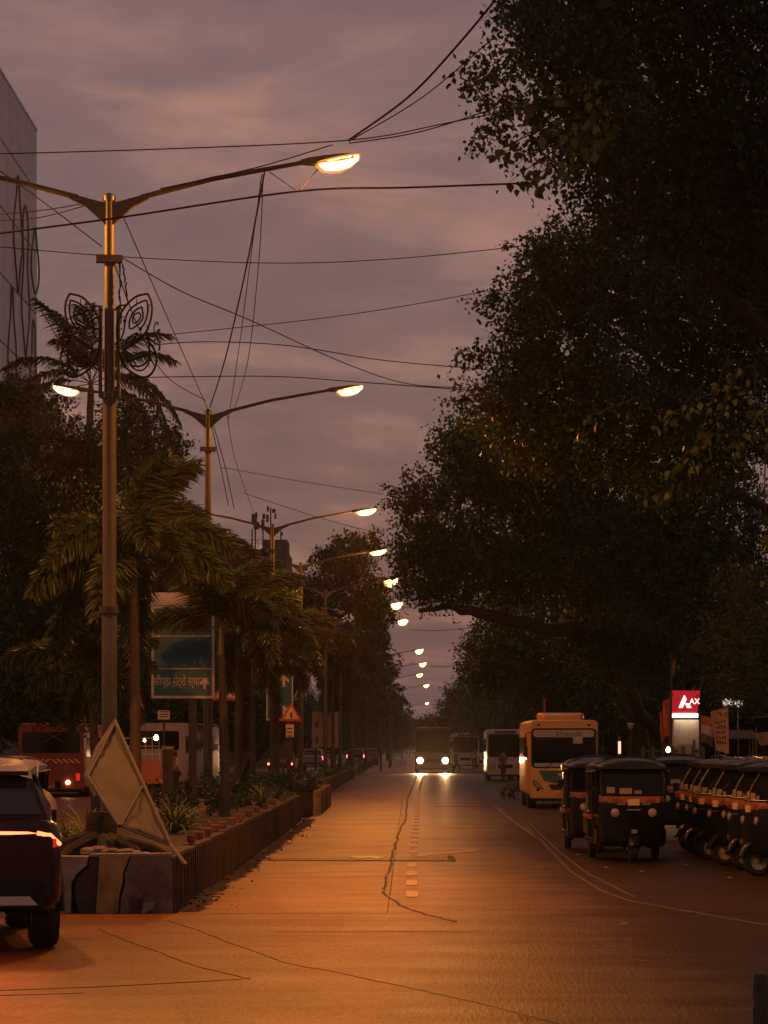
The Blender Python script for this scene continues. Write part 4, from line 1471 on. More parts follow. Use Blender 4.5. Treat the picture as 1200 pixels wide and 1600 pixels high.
# white notice board farther along
Y = 128
t = thing('notice_board', 'pale notice board with printed windows among the far palms', 'sign', (at(508, 0, Y).x, Y, .1))
z0, z1 = at(0, 1168, Y).z - .1, at(0, 1112, Y).z - .1
MB().box(0, 0, (z0 + z1) / 2, 1.25, .06, z1 - z0).build('panel', mat('board_white', (.30, .25, .20), .6, vary=.2), t)
pr = MB()
for k in range(3):
    pr.box(-.4 + k * .4, -.034, z0 + .35, .14, .008, .34); pr.box(-.4 + k * .4, -.034, z0 + 1.1, .14, .008, .3)
pr.build('print', M_darksteel, t)
for x in (-.45, .45):
    MB().tube([(x, .08, -.1), (x, .08, z1)], .05, 8).build('post', M_darksteel, t, True)
# small plate sign and short post
Y = 60
t = thing('plate_sign', 'small grey plate sign with three lines above the short post', 'sign', (at(256, 0, Y).x, Y, .5))
MB().tube([(0, .04, -.1), (0, .04, at(0, 1110, Y).z - .5)], .03, 6).build('post', M_steel, t, True)
MB().box(0, 0, at(0, 1117, Y).z - .5, .26, .02, .2).build('plate', M_signw, t)
ln = MB()
for k in range(3):
    ln.box(0, -.014, at(0, 1112 + k * 4, Y).z - .5, .2, .006, .02)
ln.build('plate_line', M_black, t)
Y = 52
po = thing('concrete_post', 'short dark square concrete post beside the white bus', 'post', (at(262, 0, Y).x, Y, .5))
MB().box(0, 0, .62, .19, .19, 1.44).build('shaft', M_blk, po)
MB().box(0, 0, 1.37, .21, .21, .06).build('cap', M_greyc, po)

# ------------------------------------------------------------------ leaning banner
M_ban = mat('grimy_banner', (.056, .055, .058), .75, vary=.3, scale=3.2, bump=.8, bscale=5, dirt=(.05, .043, .038), dirt_scale=2.5)
M_wood = mat('pale_timber', (.085, .07, .052), .7, vary=.3, scale=6)
bn = thing('banner_frame', 'torn grimy banner on a timber frame leaning against the lamp pole', 'banner', (X1, 31.6, .6))
bo = Vector(bn.location)
A, B, Cc, D = at(180, 1130, 33.3) - bo, at(268, 1322, 31.3) - bo, at(187, 1290, 31.3) - bo, at(138, 1213, 32.4) - bo
N = 14
V = []
grid = [[None] * (N + 1) for _ in range(N + 1)]
nrm = (B - A).cross(D - A).normalized()
rb = random.Random(3)
for i in range(N + 1):
    for j in range(N + 1):
        u, v = i / N, j / N
        p = (A.lerp(B, u)).lerp(D.lerp(Cc, u), v)
        p = p + nrm * (.035 * math.sin(u * 9 + v * 4) * math.sin(PI * v) + .015 * rb.uniform(-1, 1))
        grid[i][j] = p
mb = MB()
for i in range(N + 1):
    for j in range(N + 1):
        mb.v.append(tuple(grid[i][j]))
for i in range(N):
    for j in range(N):
        k = i * (N + 1) + j
        mb.f.append((k, k + 1, k + N + 2, k + N + 1))
cl = mb.build('banner_cloth', M_ban, bn, True)
md = cl.modifiers.new('thick', 'SOLIDIFY'); md.thickness = .008
off = -.03
E_ = at(291, 1352, 30.3) - bo
for pts, r_, nm in (([A + Vector((0, -.03, .02)), B + Vector((0, -.04, 0)), E_ + Vector((0, -.02, 0))], .026, 'frame_rail'), ([D + Vector((0, -.03, 0)), Cc + Vector((0, -.04, 0))], .022, 'frame_rail'), ([A + Vector((0, -.03, 0)), D + Vector((0, -.03, 0))], .018, 'frame_rail'), ([A.lerp(B, .52) + Vector((0, -.05, 0)), Cc + Vector((.02, -.05, 0))], .016, 'cross_bar'), ([Cc + Vector((0, -.03, 0)), B + Vector((0, -.03, 0))], .012, 'frame_rail')):
    MB().tube(pts, r_, 6).build(nm, M_wood if r_ > .015 else M_darksteel, bn)
# torn edge folded behind
mb = MB()
mb.tube([A + Vector((.0, .05, .03)), A.lerp(D, .5) + Vector((-.05, .06, 0)), D + Vector((-.03, .05, 0)), D.lerp(Cc, .4) + Vector((-.06, .03, -.02))], [.03, .05, .04, .02], 6)
mb.build('folded_edge', M_ban, bn, True)

# ------------------------------------------------------------------ vehicles
M_head = mat('headlamp_glow', (.9, .8, .6), .3, emit=(1.0, .72, .42), estr=38)
M_headoff = mat('headlamp_glass', (.38, .32, .22), .12, .2, vary=.2, spec=.8)
M_tail = mat('tail_lamp_glow', (.5, .02, .02), .3, emit=(1.0, .10, .07), estr=8)
M_bar = mat('tail_bar_glow', (.6, .1, .05), .3, emit=(1.0, .15, .055), estr=4.5)
M_tailred = mat('tail_red_lens', (.4, .01, .01), .25, emit=(1.0, .03, .02), estr=.5)
M_bulb = mat('bulb_glow', (.9, .8, .6), .3, emit=(1.0, .6, .26), estr=25)
M_chrome = mat('dull_chrome', (.5, .44, .36), .25, .9, vary=.15)
M_plate = mat('number_plate', (.60, .45, .20), .5, vary=.1)
M_yellow = mat('bus_yellow', (.62, .32, .06), .38, vary=.10, scale=2, coat=.2, dirt=(.55, .25, .05), dirt_scale=1.2)
M_teal = mat('teal_panel', (.02, .10, .085), .35, vary=.15)
M_white = mat('vehicle_white', (.38, .34, .30), .4, vary=.12, scale=2, dirt=(.36, .30, .24), dirt_scale=1.5)
M_redbus = mat('bus_red', (.17, .035, .018), .4, vary=.15, scale=2)
M_dkbus = mat('bus_dark', (.06, .04, .03), .45, vary=.2)
M_ryel = mat('rickshaw_yellow', (.28, .115, .025), .35, vary=.12, coat=.3)
M_amber = mat('amber_indicator', (.22, .05, .015), .3)
M_hood = mat('black_vinyl', (.008, .007, .004), .28, vary=.3, scale=6, bump=.25, bscale=9)
M_seat = mat('dark_seat', (.03, .026, .022), .6)


def wheel(parent, x, y, r, w, name='wheel'):
    o = MB().lathe([(r * .62, -w / 2), (r * .9, -w / 2), (r, -w * .32), (r, w * .32), (r * .9, w / 2), (r * .62, w / 2), (r * .60, 0), (r * .62, -w / 2)], 'x', (x, y, r), 22, cap=False).build(name, M_rubber, parent, True)
    sg = -1 if x < 0 else 1
    MB().lathe([(r * .6, -w * .42), (r * .64, w * .40 * 1), (r * .52, w * .30), (r * .2, w * .36), (r * .16, w * .46), (.004, w * .47)] if sg > 0 else
               [(r * .6, w * .42), (r * .64, -w * .40), (r * .52, -w * .30), (r * .2, -w * .36), (r * .16, -w * .46), (.004, -w * .47)], 'x', (x, y, r), 16).build('rim', M_rim, o, True)
    return o


def bus(label, loc, rz, W, H, L, body, front='plain', heads=False, lower=None, ac=False, group='buses along the street', tail=False, name='bus'):
    t = thing(name, label, 'bus', loc, rz, group)
    z0 = .34
    r = .16
    B_ = MB()
    B_.loft([rrect(W * .93, z0, H - .10, r * .8, 0), rrect(W * .985, z0, H - .03, r, .06), rrect(W, z0, H, r, .25), rrect(W, z0, H, r, L - .2), rrect(W * .97, z0, H - .05, r, L)])
    B_.build('body', body, t, True)
    MB().box(0, L / 2, .30, W * .9, L * .96, .16).build('chassis', M_black, t)
    for x in (-1, 1):
        for y in (min(1.2, L * .16), L - min(1.9, L * .24)):
            wheel(t, x * (W / 2 - .13), y, .40, .25)
    ws0, ws1 = H * .455, H * .905
    MB().prism(rr2(W * .93, ws0, ws1, .12), .03, 'y', -.012).build('windscreen_seal', M_black, t)
    ws = MB().prism(rr2(W * .885, ws0 + .03, ws1 - .03, .11), .012, 'y', -.022).build('windscreen', M_glass, t)
    for x in (-1, 1):
        n = max(3, int((L - 1.4) / 1.25))
        for i in range(n):
            yy = 1.25 + (L - 1.7) * (i + .5) / n
            MB().box(x * W / 2, yy, H * .68, .03, (L - 1.7) / n - .12, H * .25).build('window', M_glass, t)
        mr_ = MB(); mr_.tube([(x * W * .48, .05, H * .86), (x * (W * .48 + .14), -.2, H * .84), (x * (W * .48 + .15), -.22, H * .72)], .018, 5)
        mo = mr_.build('mirror_arm', M_black, t)
        MB().box(x * (W * .48 + .15), -.23, H * .64, .13, .07, .30).build('mirror', M_black, mo)
    MB().prism(rr2(W * .86, H * .60, H * .88, .1), .014, 'y', L - .002).build('rear_window', M_glass, t)
    hz = H * .27
    for x in (-1, 1):
        if front == 'minibus':
            MB().prism([(x * W * .45, hz + .13), (x * W * .39, hz + .12), (x * W * .28, hz - .15), (x * W * .36, hz - .13), (x * W * .43, hz - .04)], .03, 'y', -.024).build('headlight_surround', M_black, t)
            MB().prism([(x * W * .435, hz + .10), (x * W * .39, hz + .09), (x * W * .305, hz - .125), (x * W * .36, hz - .10), (x * W * .42, hz - .02)], .02, 'y', -.034).build('headlight', M_headoff, t)
            MB().lathe([(.001, -.012), (.045, -.012), (.045, .03), (.001, .03)], 'y', (x * W * .37, -.02, .56), 12).build('fog_light', M_black, t)
        else:
            MB().lathe([(.001, -.03), (.2, -.02), (.22, .03), (.001, .03)], 'y', (x * W * .36, -.02, hz), 16).build('headlight', M_head if heads else M_headoff, t, True)
            if heads:
                Lh = bpy.data.lights.new('headlight_beam', 'SPOT')
                Lh.energy = 3500; Lh.color = (1.0, .52, .2); Lh.spot_size = R(46); Lh.spot_blend = 1; Lh.shadow_soft_size = .1
                lo = bpy.data.objects.new('headlight_beam', Lh); C.objects.link(lo); lo.parent = t
                lo.location = (x * W * .36, -.12, hz); lo.rotation_euler = (R(-88), 0, 0)
    if front == 'minibus':
        tp = [(-W * .37, hz + .19), (W * .37, hz + .19), (W * .30, hz - .10), (-W * .30, hz - .10)]
        MB().prism([(-W * .36, 1.14), (W * .36, 1.14), (W * .28, .84), (W * .10, .75), (-W * .10, .75), (-W * .28, .84)], .04, 'y', -.032).build('grille_panel', M_teal, t)
        MB().prism([(-W * .22, .72), (W * .22, .72), (W * .17, .56), (-W * .17, .56)], .03, 'y', -.022).build('grille', M_black, t)
        gl = MB()
        for k in range(3):
            gl.box(0, -.026, .60 + k * .045, W * .36, .012, .012)
        gl.build('grille_bar', M_darksteel, t)
        MB().box(0, -.036, 1.02, .34, .012, .07).build('badge', M_chrome, t)
        MB().prism(rr2(W * .97, .31, .50, .05), .10, 'y', -.07).build('bumper', body, t, True)
        MB().box(0, -.08, .42, .5, .02, .11).build('number_plate', M_orange, t)
        MB().prism(rr2(W * .87, ws1 - .27, ws1 - .05, .09), .006, 'y', -.028).build('sun_strip', M_white, t)
        MB().prism(rr2(W * .85, ws0 + .04, ws0 + .15, .04), .006, 'y', -.028).build('dash_strip', M_white, t)
        text('lettering', 'Vreeds', .22, M_teal, t, (.12, -.03, ws1 - .24), shear=.3, sx=1.3, ext=.002)
        MB().box(W * .20, -.03, ws1 - .36, .29, .006, .2).build('permit_paper', M_white, t)
        wp = MB(); wp.tube([(-W * .28, -.05, ws0 - .04), (-W * .16, -.06, ws0 + .16)], .014, 4); wp.tube([(W * .30, -.05, ws0 - .02), (W * .16, -.06, ws0 + .12), (-W * .06, -.05, ws0 + .10)], .012, 4)
        wp.build('wiper', M_black, t)
        MB().box(-W * .36, -.0, H - .16, .1, .03, .05).build('marker_lamp', M_black, t)
        MB().box(W * .36, -.0, H - .16, .1, .03, .05).build('marker_lamp', M_black, t)
        wheel(t, -(W / 2 - .13), 1.3, .40, .25) if False else None
    else:
        MB().prism(rr2(W * .97, z0 - .02, z0 + .26, .05), .09, 'y', -.065).build('bumper', lower or M_black, t, True)
        MB().box(0, -.015, H * .945, W * .6, .03, H * .055).build('route_board', M_dkbus, t)
        MB().prism(rr2(W * .4, hz - .1, hz + .12, .04), .02, 'y', -.016).build('grille', M_black, t)
        if lower:
            MB().prism(rr2(W * .9, H * .40, H * .425, .01), .012, 'y', -.014).build('trim_strip', lower, t)
    if ac:
        A_ = MB()
        A_.loft([rrect(W * .52, H - .01, H + .12, .04, .7), rrect(W * .64, H - .01, H + .22, .08, 1.0), rrect(W * .66, H - .01, H + .24, .09, 2.6), rrect(W * .5, H - .01, H + .1, .04, 3.0)])
        a_ = A_.build('roof_unit', body, t, True)
        MB().box(0, .95, H + .10, W * .34, .2, .07).build('intake', M_black, a_)
    if tail:
        for x in (-1, 1):
            MB().box(x * W * .4, L + .005, .78, .14, .03, .26).build('tail_light', M_tailred if tail == 'dim' else M_tail, t)
    return t


bus('parked yellow minibus with teal grille and roof air unit', (4.62, 80.6, Z0), R(0), 2.1, 2.66, 6.8, M_yellow, 'minibus', ac=True, name='minibus')
bus('oncoming dark bus with both headlights blazing', ((676 - VX) * 192 / F, 192, 0), 0, 2.5, 3.25, 9, M_dkbus, heads=True, lower=M_redbus)
bus('pale parked bus just right of the headlit bus', (4.75, 228, 0), R(0), 2.3, 3.0, 8, M_white, heads=False, lower=M_white)
bus('small white van-like bus behind the two pedestrians', ((760 - VX) * 262 / F, 262, 0), 0, 2.2, 2.9, 7, M_white, lower=M_redbus)
bus('white minibus parked behind the yellow one', (5.35, 150, 0), R(0), 2.05, 2.85, 6.5, M_white, lower=M_white, name='minibus')
# left carriageway
rbz = bus('red city bus seen from behind with slanted hazard stripes', ((122 - VX) * 106 / F, 106, 0), R(180), 2.45, 2.75, 8, M_redbus, tail='dim')
# rear details of the red bus (local rear is at y = L)
L_ = 8.02
hzs = MB()
for k in range(10):
    x = -1.0 + k * .21 + (0 if k < 5 else .06)
    d = .10 if k < 5 else -.10
    hzs.prism([(x - d, 1.28), (x + .09 - d, 1.28), (x + .09 + d, 1.44), (x + d, 1.44)], .012, 'y', L_ - .004)
hzs.build('hazard_stripes', M_plate, rbz)
text('lettering', 'BEST', .2, mat('dull_yellow_paint', (.45, .26, .08), .6), rbz, (.3, L_ + .014, 1.05), rot=(PI / 2, 0, PI), ext=.003)
text('lettering', '12', .2, MATS['dull_yellow_paint'], rbz, (-.55, L_ + .014, 1.05), rot=(PI / 2, 0, PI), ext=.003)
xs = MB()
for a, b in (((-.45, 2.05), (.25, 2.45)), ((-.45, 2.45), (.25, 2.05))):
    xs.tube([(a[0], L_ + .02, a[1]), (b[0], L_ + .02, b[1])], .012, 4)
xs.build('window_cross', M_conc, rbz)
MB().lathe([(.001, 0), (.07, 0), (.07, .03), (.001, .03)], 'y', (-.62, L_, .58), 12).build('reverse_lamp', M_bulb, rbz)
bus('white bus glowing red along its flank behind the sign posts', ((306 - VX) * 122 / F, 122, 0), R(172), 2.2, 2.9, 7.5, M_white, tail='dim', lower=M_white)


def rickshaw(label, loc, rz, group='parked auto rickshaws'):
    t = thing('auto_rickshaw', label, 'auto rickshaw', loc, rz, group)
    return t


def rickshaw_parts(t):
    # front faces -y, floor at .26
    def ring(w, z0, z1, r, y):
        return rrect(w, z0, z1, r, y, 4)
    # nose / cowl
    MB().loft([ring(.80, .34, 1.02, .10, -1.20), ring(.92, .28, 1.07, .12, -1.14), ring(1.0, .26, 1.08, .10, -1.0), ring(1.06, .26, 1.08, .08, -.72)]).build('front_cowl', M_black, t, True)
    # yellow band under the windscreen
    yb_ = MB().loft([ring(.84, .955, 1.055, .03, -1.215), ring(1.015, .95, 1.07, .03, -1.02), ring(1.07, .95, 1.07, .03, -.74)]).build('yellow_band', M_ryel, t, True)
    MB().box(-.28, -1.22, 1.0, .14, .02, .045).build('indicator', M_amber, yb_)
    MB().box(.28, -1.22, 1.0, .14, .02, .045).build('indicator', M_amber, yb_)
    MB().box(0, -1.225, .965, .19, .02, .10).build('number_plate', M_plate, t)
    st = MB(); st.box(-.2, -1.222, .935, .14, .012, .02); st.box(.2, -1.222, .935, .14, .012, .02); st.box(0, -1.225, .845, .22, .014, .02)
    st.build('trim', M_chrome, t)
    for x in (-.30, .30):
        h = MB().lathe([(.001, -.03), (.05, -.025), (.062, 0), (.062, .06), (.001, .06)], 'y', (x, -1.20, .80), 14).build('headlight', M_headoff, t, True)
        MB().lathe([(.064, -.01), (.070, -.01), (.070, .04), (.064, .04)], 'y', (x, -1.20, .80), 14).build('bezel', M_chrome, h, True)
    # windscreen: frame posts and glass leaning back
    zb, zt, y0, y1 = 1.07, 1.53, -1.10, -.84
    fr = MB()
    wb, wt_ = .50, .46
    for sg in (-1, 1):
        fr.tube([(sg * wb, y0, zb), (sg * (wb + .01), (y0 + y1) / 2, (zb + zt) / 2), (sg * wt_, y1, zt)], .024, 6)
    fr.tube([(-wt_, y1, zt), (0, y1 - .03, zt + .03), (wt_, y1, zt)], .024, 6)
    fr.tube([(-wb, y0, zb + .01), (0, y0 - .04, zb + .01), (wb, y0, zb + .01)], .02, 6)
    fr.build('windscreen_frame', M_ryel if False else M_black, t, True)
    gl = MB()
    gl.loft([[(-wb, y0 + .01, zb), (wb, y0 + .01, zb), (wb, y0 + .02, zb), (-wb, y0 + .02, zb)], [(-wt_, y1 + .01, zt), (wt_, y1 + .01, zt), (wt_, y1 + .02, zt), (-wt_, y1 + .02, zt)]])
    gl.build('windscreen', M_glass, t)
    MB().tube([(-.03, y0 - .05, zb), (.10, y0 + .06, zb + .22)], .008, 4).build('wiper', M_black, t)
    pp = MB(); pp.box(-.36, y0 + .0, zb + .09, .13, .006, .10); pp.box(-.12, y0 - .01, zb + .07, .2, .006, .10); pp.box(.08, y0 - .005, zb + .05, .12, .006, .07)
    pp.build('dash_papers', mat('dim_paper', (.26, .20, .14), .7), t)
    # hood
    def arch(w, zs, zc, y):
        pts = [(-w / 2, y, zs), (-w / 2, y, zs + (zc - zs) * .45), (-w * .40, y, zs + (zc - zs) * .8), (-w * .2, y, zc - .01), (0, y, zc), (w * .2, y, zc - .01), (w * .40, y, zs + (zc - zs) * .8), (w / 2, y, zs + (zc - zs) * .45), (w / 2, y, zs), (0, y, zs)]
        return pts
    MB().loft([arch(1.0, 1.50, 1.575, -.95), arch(1.10, 1.47, 1.63, -.82), arch(1.22, 1.45, 1.67, -.3), arch(1.26, 1.44, 1.68, .4), arch(1.26, 1.42, 1.66, .95), arch(1.2, 1.36, 1.55, 1.2)]).build('hood_roof', M_hood, t, True)
    MB().loft([ring(1.24, .78, 1.47, .06, .42), ring(1.26, .78, 1.45, .06, .8), ring(1.24, .78, 1.44, .08, 1.12), ring(1.16, .78, 1.40, .10, 1.26)]).build('hood_rear', M_hood, t, True)
    # tub, rear body and mudguards
    MB().loft([ring(1.06, .24, .36, .04, -.8), ring(1.16, .24, .36, .04, 0), ring(1.28, .26, .36, .04, .4), ring(1.28, .28, .36, .04, 1.2)]).build('floor_pan', M_black, t, True)
    MB().loft([ring(1.26, .34, .80, .08, .30), ring(1.32, .34, .82, .10, .5), ring(1.32, .34, .82, .12, 1.15), ring(1.2, .36, .80, .12, 1.36)]).build('rear_body', M_black, t, True)
    MB().loft([ring(1.27, .66, .74, .02, .29), ring(1.335, .66, .74, .02, .5), ring(1.335, .66, .74, .02, 1.16), ring(1.21, .66, .74, .02, 1.375)]).build('yellow_side_band', M_ryel, t, True)
    MB().box(0, .32, .62, 1.1, .4, .16).build('rear_seat', M_seat, t)
    MB().box(0, -.38, .60, .5, .34, .12).build('driver_seat', M_seat, t)
    MB().box(0, -.20, .82, .5, .07, .40).build('driver_backrest', M_seat, t)
    for sg in (-1, 1):
        MB().tube([(sg * .56, -.1, .34), (sg * .60, .0, 1.0), (sg * .59, .05, 1.47)], .018, 6).build('door_post', M_black, t, True)
        MB().tube([(sg * .55, -.74, 1.0), (sg * .58, -.74, 1.48)], .016, 6).build('door_post', M_black, t, True)
        sk = MB(); sk.box(sg * .55, -.40, .40, .03, .62, .24)
        sk.build('side_sill', M_black, t)
        m_ = MB().tube([(sg * .53, -.95, 1.15), (sg * .66, -1.02, 1.2)], .010, 5).build('mirror_arm', M_chrome, t)
        MB().box(sg * .70, -1.02, 1.21, .1, .03, .13).build('mirror', M_black, m_)
        wheel(t, sg * .53, .86, .205, .12, 'rear_wheel')
        MB().box(sg * .36, 1.38, .6, .1, .03, .12).build('tail_light', M_tailred, t)
        MB().box(sg * .5, 1.09, .24, .16, .02, .2).build('mud_flap', M_rubber, t)
    # front wheel, fork and fender
    wheel(t, .0, -1.08, .222, .12, 'front_wheel')
    fk = MB()
    for x in (-.09, .09):
        fk.tube([(x, -1.08, .2), (x, -1.03, .55)], .022, 6)
    fk.build('fork', M_darksteel, t)
    rings = []
    for k in range(8):
        a = R(12 + k * 22)
        rr_ = .268
        y, z = -1.08 - math.cos(a) * rr_, .222 + math.sin(a) * rr_
        nx, nz_ = math.cos(a), math.sin(a)
        rings.append([(-.085, y, z - .06), (-.085, y, z), (-.05, y - nx * .02, z + nz_ * .02), (.05, y - nx * .02, z + nz_ * .02), (.085, y, z), (.085, y, z - .06), (.06, y + nx * .02, z - .02), (-.06, y + nx * .02, z - .02)])
    MB().loft(rings).build('front_fender', M_black, t, True)
    MB().box(0, -1.33, .50, .09, .02, .06).build('fender_badge', M_chrome, t)
    # bright hoops of the hood frame
    hp = MB()
    for y in (-.55, .05, .6):
        hp.tube([(-.60, y, 1.46), (-.56, y, 1.58), (-.3, y, 1.675), (0, y, 1.695), (.3, y, 1.675), (.56, y, 1.58), (.60, y, 1.46)], .012, 5)
    hp.build('hood_hoop', M_hood, t, True)
    sp = MB()
    sp.tube([(-.60, -.8, 1.47), (-.625, 0, 1.45), (-.635, .8, 1.44)], .012, 5); sp.tube([(.60, -.8, 1.47), (.625, 0, 1.45), (.635, .8, 1.44)], .012, 5)
    sp.build('roof_rail', M_chrome, t, True)


ra = rickshaw('nearest black and yellow auto rickshaw facing the camera', (3.60, 44.4, Z0), 0)
rickshaw_parts(ra)


def rick_copy(label, loc, rz):
    c = copy_tree(ra)
    c.location = loc; c.rotation_euler = (0, 0, rz)
    c['label'] = label
    # no two are kept alike: papers, badges and mirrors come and go, hoods sag
    for ch in list(c.children):
        nm = ch.name.split('.')[0]
        if nm in ('dash_papers', 'fender_badge', 'wiper', 'mirror_arm', 'trim') and random.random() < .4:
            for g in list(ch.children):
                bpy.data.objects.remove(g)
            bpy.data.objects.remove(ch)
        elif nm in ('hood_roof', 'hood_hoop'):
            ch.rotation_euler = (R(random.uniform(-1.2, 1.2)), R(random.uniform(-1.2, 1.2)), 0)
        elif nm in ('front_wheel', 'front_fender', 'fork') :
            pass
        elif nm == 'hood_rear':
            ch.scale = (1, 1, random.uniform(.985, 1.01))
    return c


rick_copy('auto rickshaw tucked directly behind the camera-facing one', (3.40, 48.4, Z0), R(-2))
rick_copy('auto rickshaw facing the road between the nearest one and the row', (5.55, 56.0, Z0), R(0))
ROW = [(5.02, 38.75, 'rightmost of the angled rickshaw row, its front wheel hub in full view'), (5.05, 40.55, 'second rickshaw of the angled row counting from the right edge'),
       (4.95, 42.3, 'third rickshaw of the angled row counting from the right edge'), (4.92, 44.1, 'fourth rickshaw of the angled row counting from the right edge'),
       (4.95, 45.9, 'fifth rickshaw of the angled row counting from the right edge'), (5.0, 47.8, 'farthest rickshaw of the angled row, next to the camera-facing ones')]
for x, y, lab in ROW:
    a = R(-73 + random.uniform(-8, 7))
    # place by the front wheel, local (0,-1.08)
    c_, s_ = math.cos(a), math.sin(a)
    rick_copy(lab, (x - 1.08 * s_, y + 1.08 * c_, Z0), a)


# dark red SUV, seen from behind
M_suv = mat('suv_maroon', (.022, .002, .002), .3, vary=.1, spec=.3, coat=.1)


def suv(label, loc, rz, body, bar=True, W=1.85, H=1.70, glow=True, name='suv'):
    t = thing(name, label, 'car', loc, rz, 'cars in the left carriageway')
    def rg_(w, z0, z1, r, y):
        return rrect(w, z0, z1, r, y, 4)
    # front at -y (-2.2), rear at +y (2.2)
    MB().loft([rg_(W * .80, .42, .82, .10, -2.22), rg_(W * .94, .34, .95, .14, -2.0), rg_(W, .30, 1.06, .16, -1.2), rg_(W, .30, 1.14, .16, -.6), rg_(W, .30, 1.20, .18, 1.2), rg_(W * .985, .34, 1.22, .18, 1.95), rg_(W * .93, .42, 1.20, .16, 2.15), rg_(W * .86, .48, 1.12, .12, 2.22)]).build('body', body, t, True)
    def gr(w0, w1, z0, z1, y0, y1):
        pass
    # greenhouse
    rings = []
    for (y, zb, zt, wb, wt_) in ((-1.15, 1.10, 1.16, W * .84, W * .80), (-.45, 1.12, 1.62, W * .90, W * .72), (.2, 1.14, 1.70, W * .92, W * .74), (1.3, 1.16, 1.685, W * .92, W * .74), (1.78, 1.16, 1.60, W * .91, W * .72), (2.06, 1.16, 1.22, W * .88, W * .84)):
        rings.append([(-wb / 2, y, zb), (-wb / 2 * .985, y, zb + (zt - zb) * .4), (-wt_ / 2, y, zt - (zt - zb) * .08), (-wt_ / 2 * .8, y, zt), (wt_ / 2 * .8, y, zt), (wt_ / 2, y, zt - (zt - zb) * .08), (wb / 2 * .985, y, zb + (zt - zb) * .4), (wb / 2, y, zb)])
    MB().loft(rings).build('cabin', body, t, True)
    # rear window on the raked tailgate
    rw_ = MB()
    rw_.loft([[(-W * .39, 2.045, 1.24), (W * .39, 2.045, 1.24), (W * .39, 2.06, 1.25), (-W * .39, 2.06, 1.25)], [(-W * .325, 1.815, 1.575), (W * .325, 1.815, 1.575), (W * .325, 1.83, 1.585), (-W * .325, 1.83, 1.585)]])
    rw_.build('rear_window', M_suvglass, t)
    sp = MB(); sp.loft([[(-W * .34, 1.62, 1.655), (W * .34, 1.62, 1.655), (W * .34, 1.62, 1.69), (-W * .34, 1.62, 1.69)], [(-W * .33, 1.95, 1.60), (W * .33, 1.95, 1.60), (W * .33, 1.95, 1.64), (-W * .33, 1.95, 1.64)]])
    sp.build('spoiler', body, t)
    for sg in (-1, 1):
        for (ya, yb2) in ((-.40, .35), (.42, 1.25), (1.32, 1.72)):
            q = MB()
            q.loft([[(sg * W * .452, ya, 1.24), (sg * W * .452, yb2, 1.24), (sg * W * .46, yb2, 1.24), (sg * W * .46, ya, 1.24)], [(sg * W * .372, ya + .12, 1.60), (sg * W * .372, yb2 - .05, 1.60), (sg * W * .385, yb2 - .05, 1.60), (sg * W * .385, ya + .12, 1.60)]])
            q.build('side_window', M_glass, t)
        wheel(t, sg * (W / 2 - .13), 1.42, .36, .25)
        wheel(t, sg * (W / 2 - .13), -1.42, .36, .25)
        ac_ = MB()
        ac_.tube([(sg * (W / 2 - .01), 1.42 + .44 * math.cos(R(a)), .36 + .44 * math.sin(R(a))) for a in range(0, 181, 20)], .035, 6)
        ac_.build('wheel_arch', M_black, t, True)
        MB().lathe([(.001, 0), (.05, 0), (.05, .02), (.001, .02)], 'y', (sg * W * .42, 2.17, .62), 10).build('reflector', M_orange, t)
        if bar:
            hk = MB().tube([(sg * W * .36, 2.225, 1.085), (sg * W * .425, 2.205, 1.065), (sg * W * .475, 2.14, .98)], .02, 6).build('tail_light', M_bar, t, True)
            MB().prism([(sg * W * .34, .90), (sg * W * .455, .96), (sg * W * .455, 1.03), (sg * W * .34, 1.06)], .02, 'y', 2.185).build('tail_lens', M_tailred, t)
        else:
            MB().box(sg * W * .43, 2.16, 1.0, .16, .08, .26).build('tail_light', M_tail, t)
        mm = MB().box(sg * (W / 2 + .08), -.55, 1.16, .2, .1, .14).build('mirror', body, t)
        ex = MB().tube([(sg * .35, 2.1, .36), (sg * .35, 2.26, .35)], .035, 8).build('exhaust', M_chrome, t)
    if bar:
        MB().tube([(-W * .36, 2.205, 1.085), (0, 2.235, 1.09), (W * .36, 2.205, 1.085)], .016, 6).build('light_bar', M_bar, t, True)
        Lh = bpy.data.lights.new('light_bar_light', 'AREA'); Lh.shape = 'RECTANGLE'; Lh.size = 1.2; Lh.size_y = .03; Lh.energy = 12; Lh.color = (1, .12, .05)
        lo = bpy.data.objects.new('light_bar_light', Lh); C.objects.link(lo); lo.parent = t
        lo.location = (0, 2.27, 1.085); lo.rotation_euler = (R(90), 0, 0)
    MB().prism(rr2(W * .80, .42, .66, .08), .10, 'y', 2.17).build('bumper', M_black, t, True)
    MB().prism([(-W * .36, .44), (W * .36, .44), (W * .32, .52), (-W * .32, .52)], .04, 'y', 2.25).build('skid_plate', M_chrome, t)
    MB().box(0, 2.24, .82, .5, .02, .12).build('number_plate', M_plate, t)
    return t


M_suvglass = mat('tinted_window', (.03, .026, .024), .12, spec=.5, vary=.1)
# the local rear is +y; the car points away from the camera, so turn it round
p = gp(70, 1500)
suv('dark maroon SUV with glowing tail light bar at the left edge', (-4.50, 26.2, Z0), R(180 + 13), M_suv)
suv('white hatchback SUV with lit tail lights beyond the planters', ((490 - VX) * 205 / F, 205, 0), R(180), M_white, bar=False, W=1.7, H=1.6)
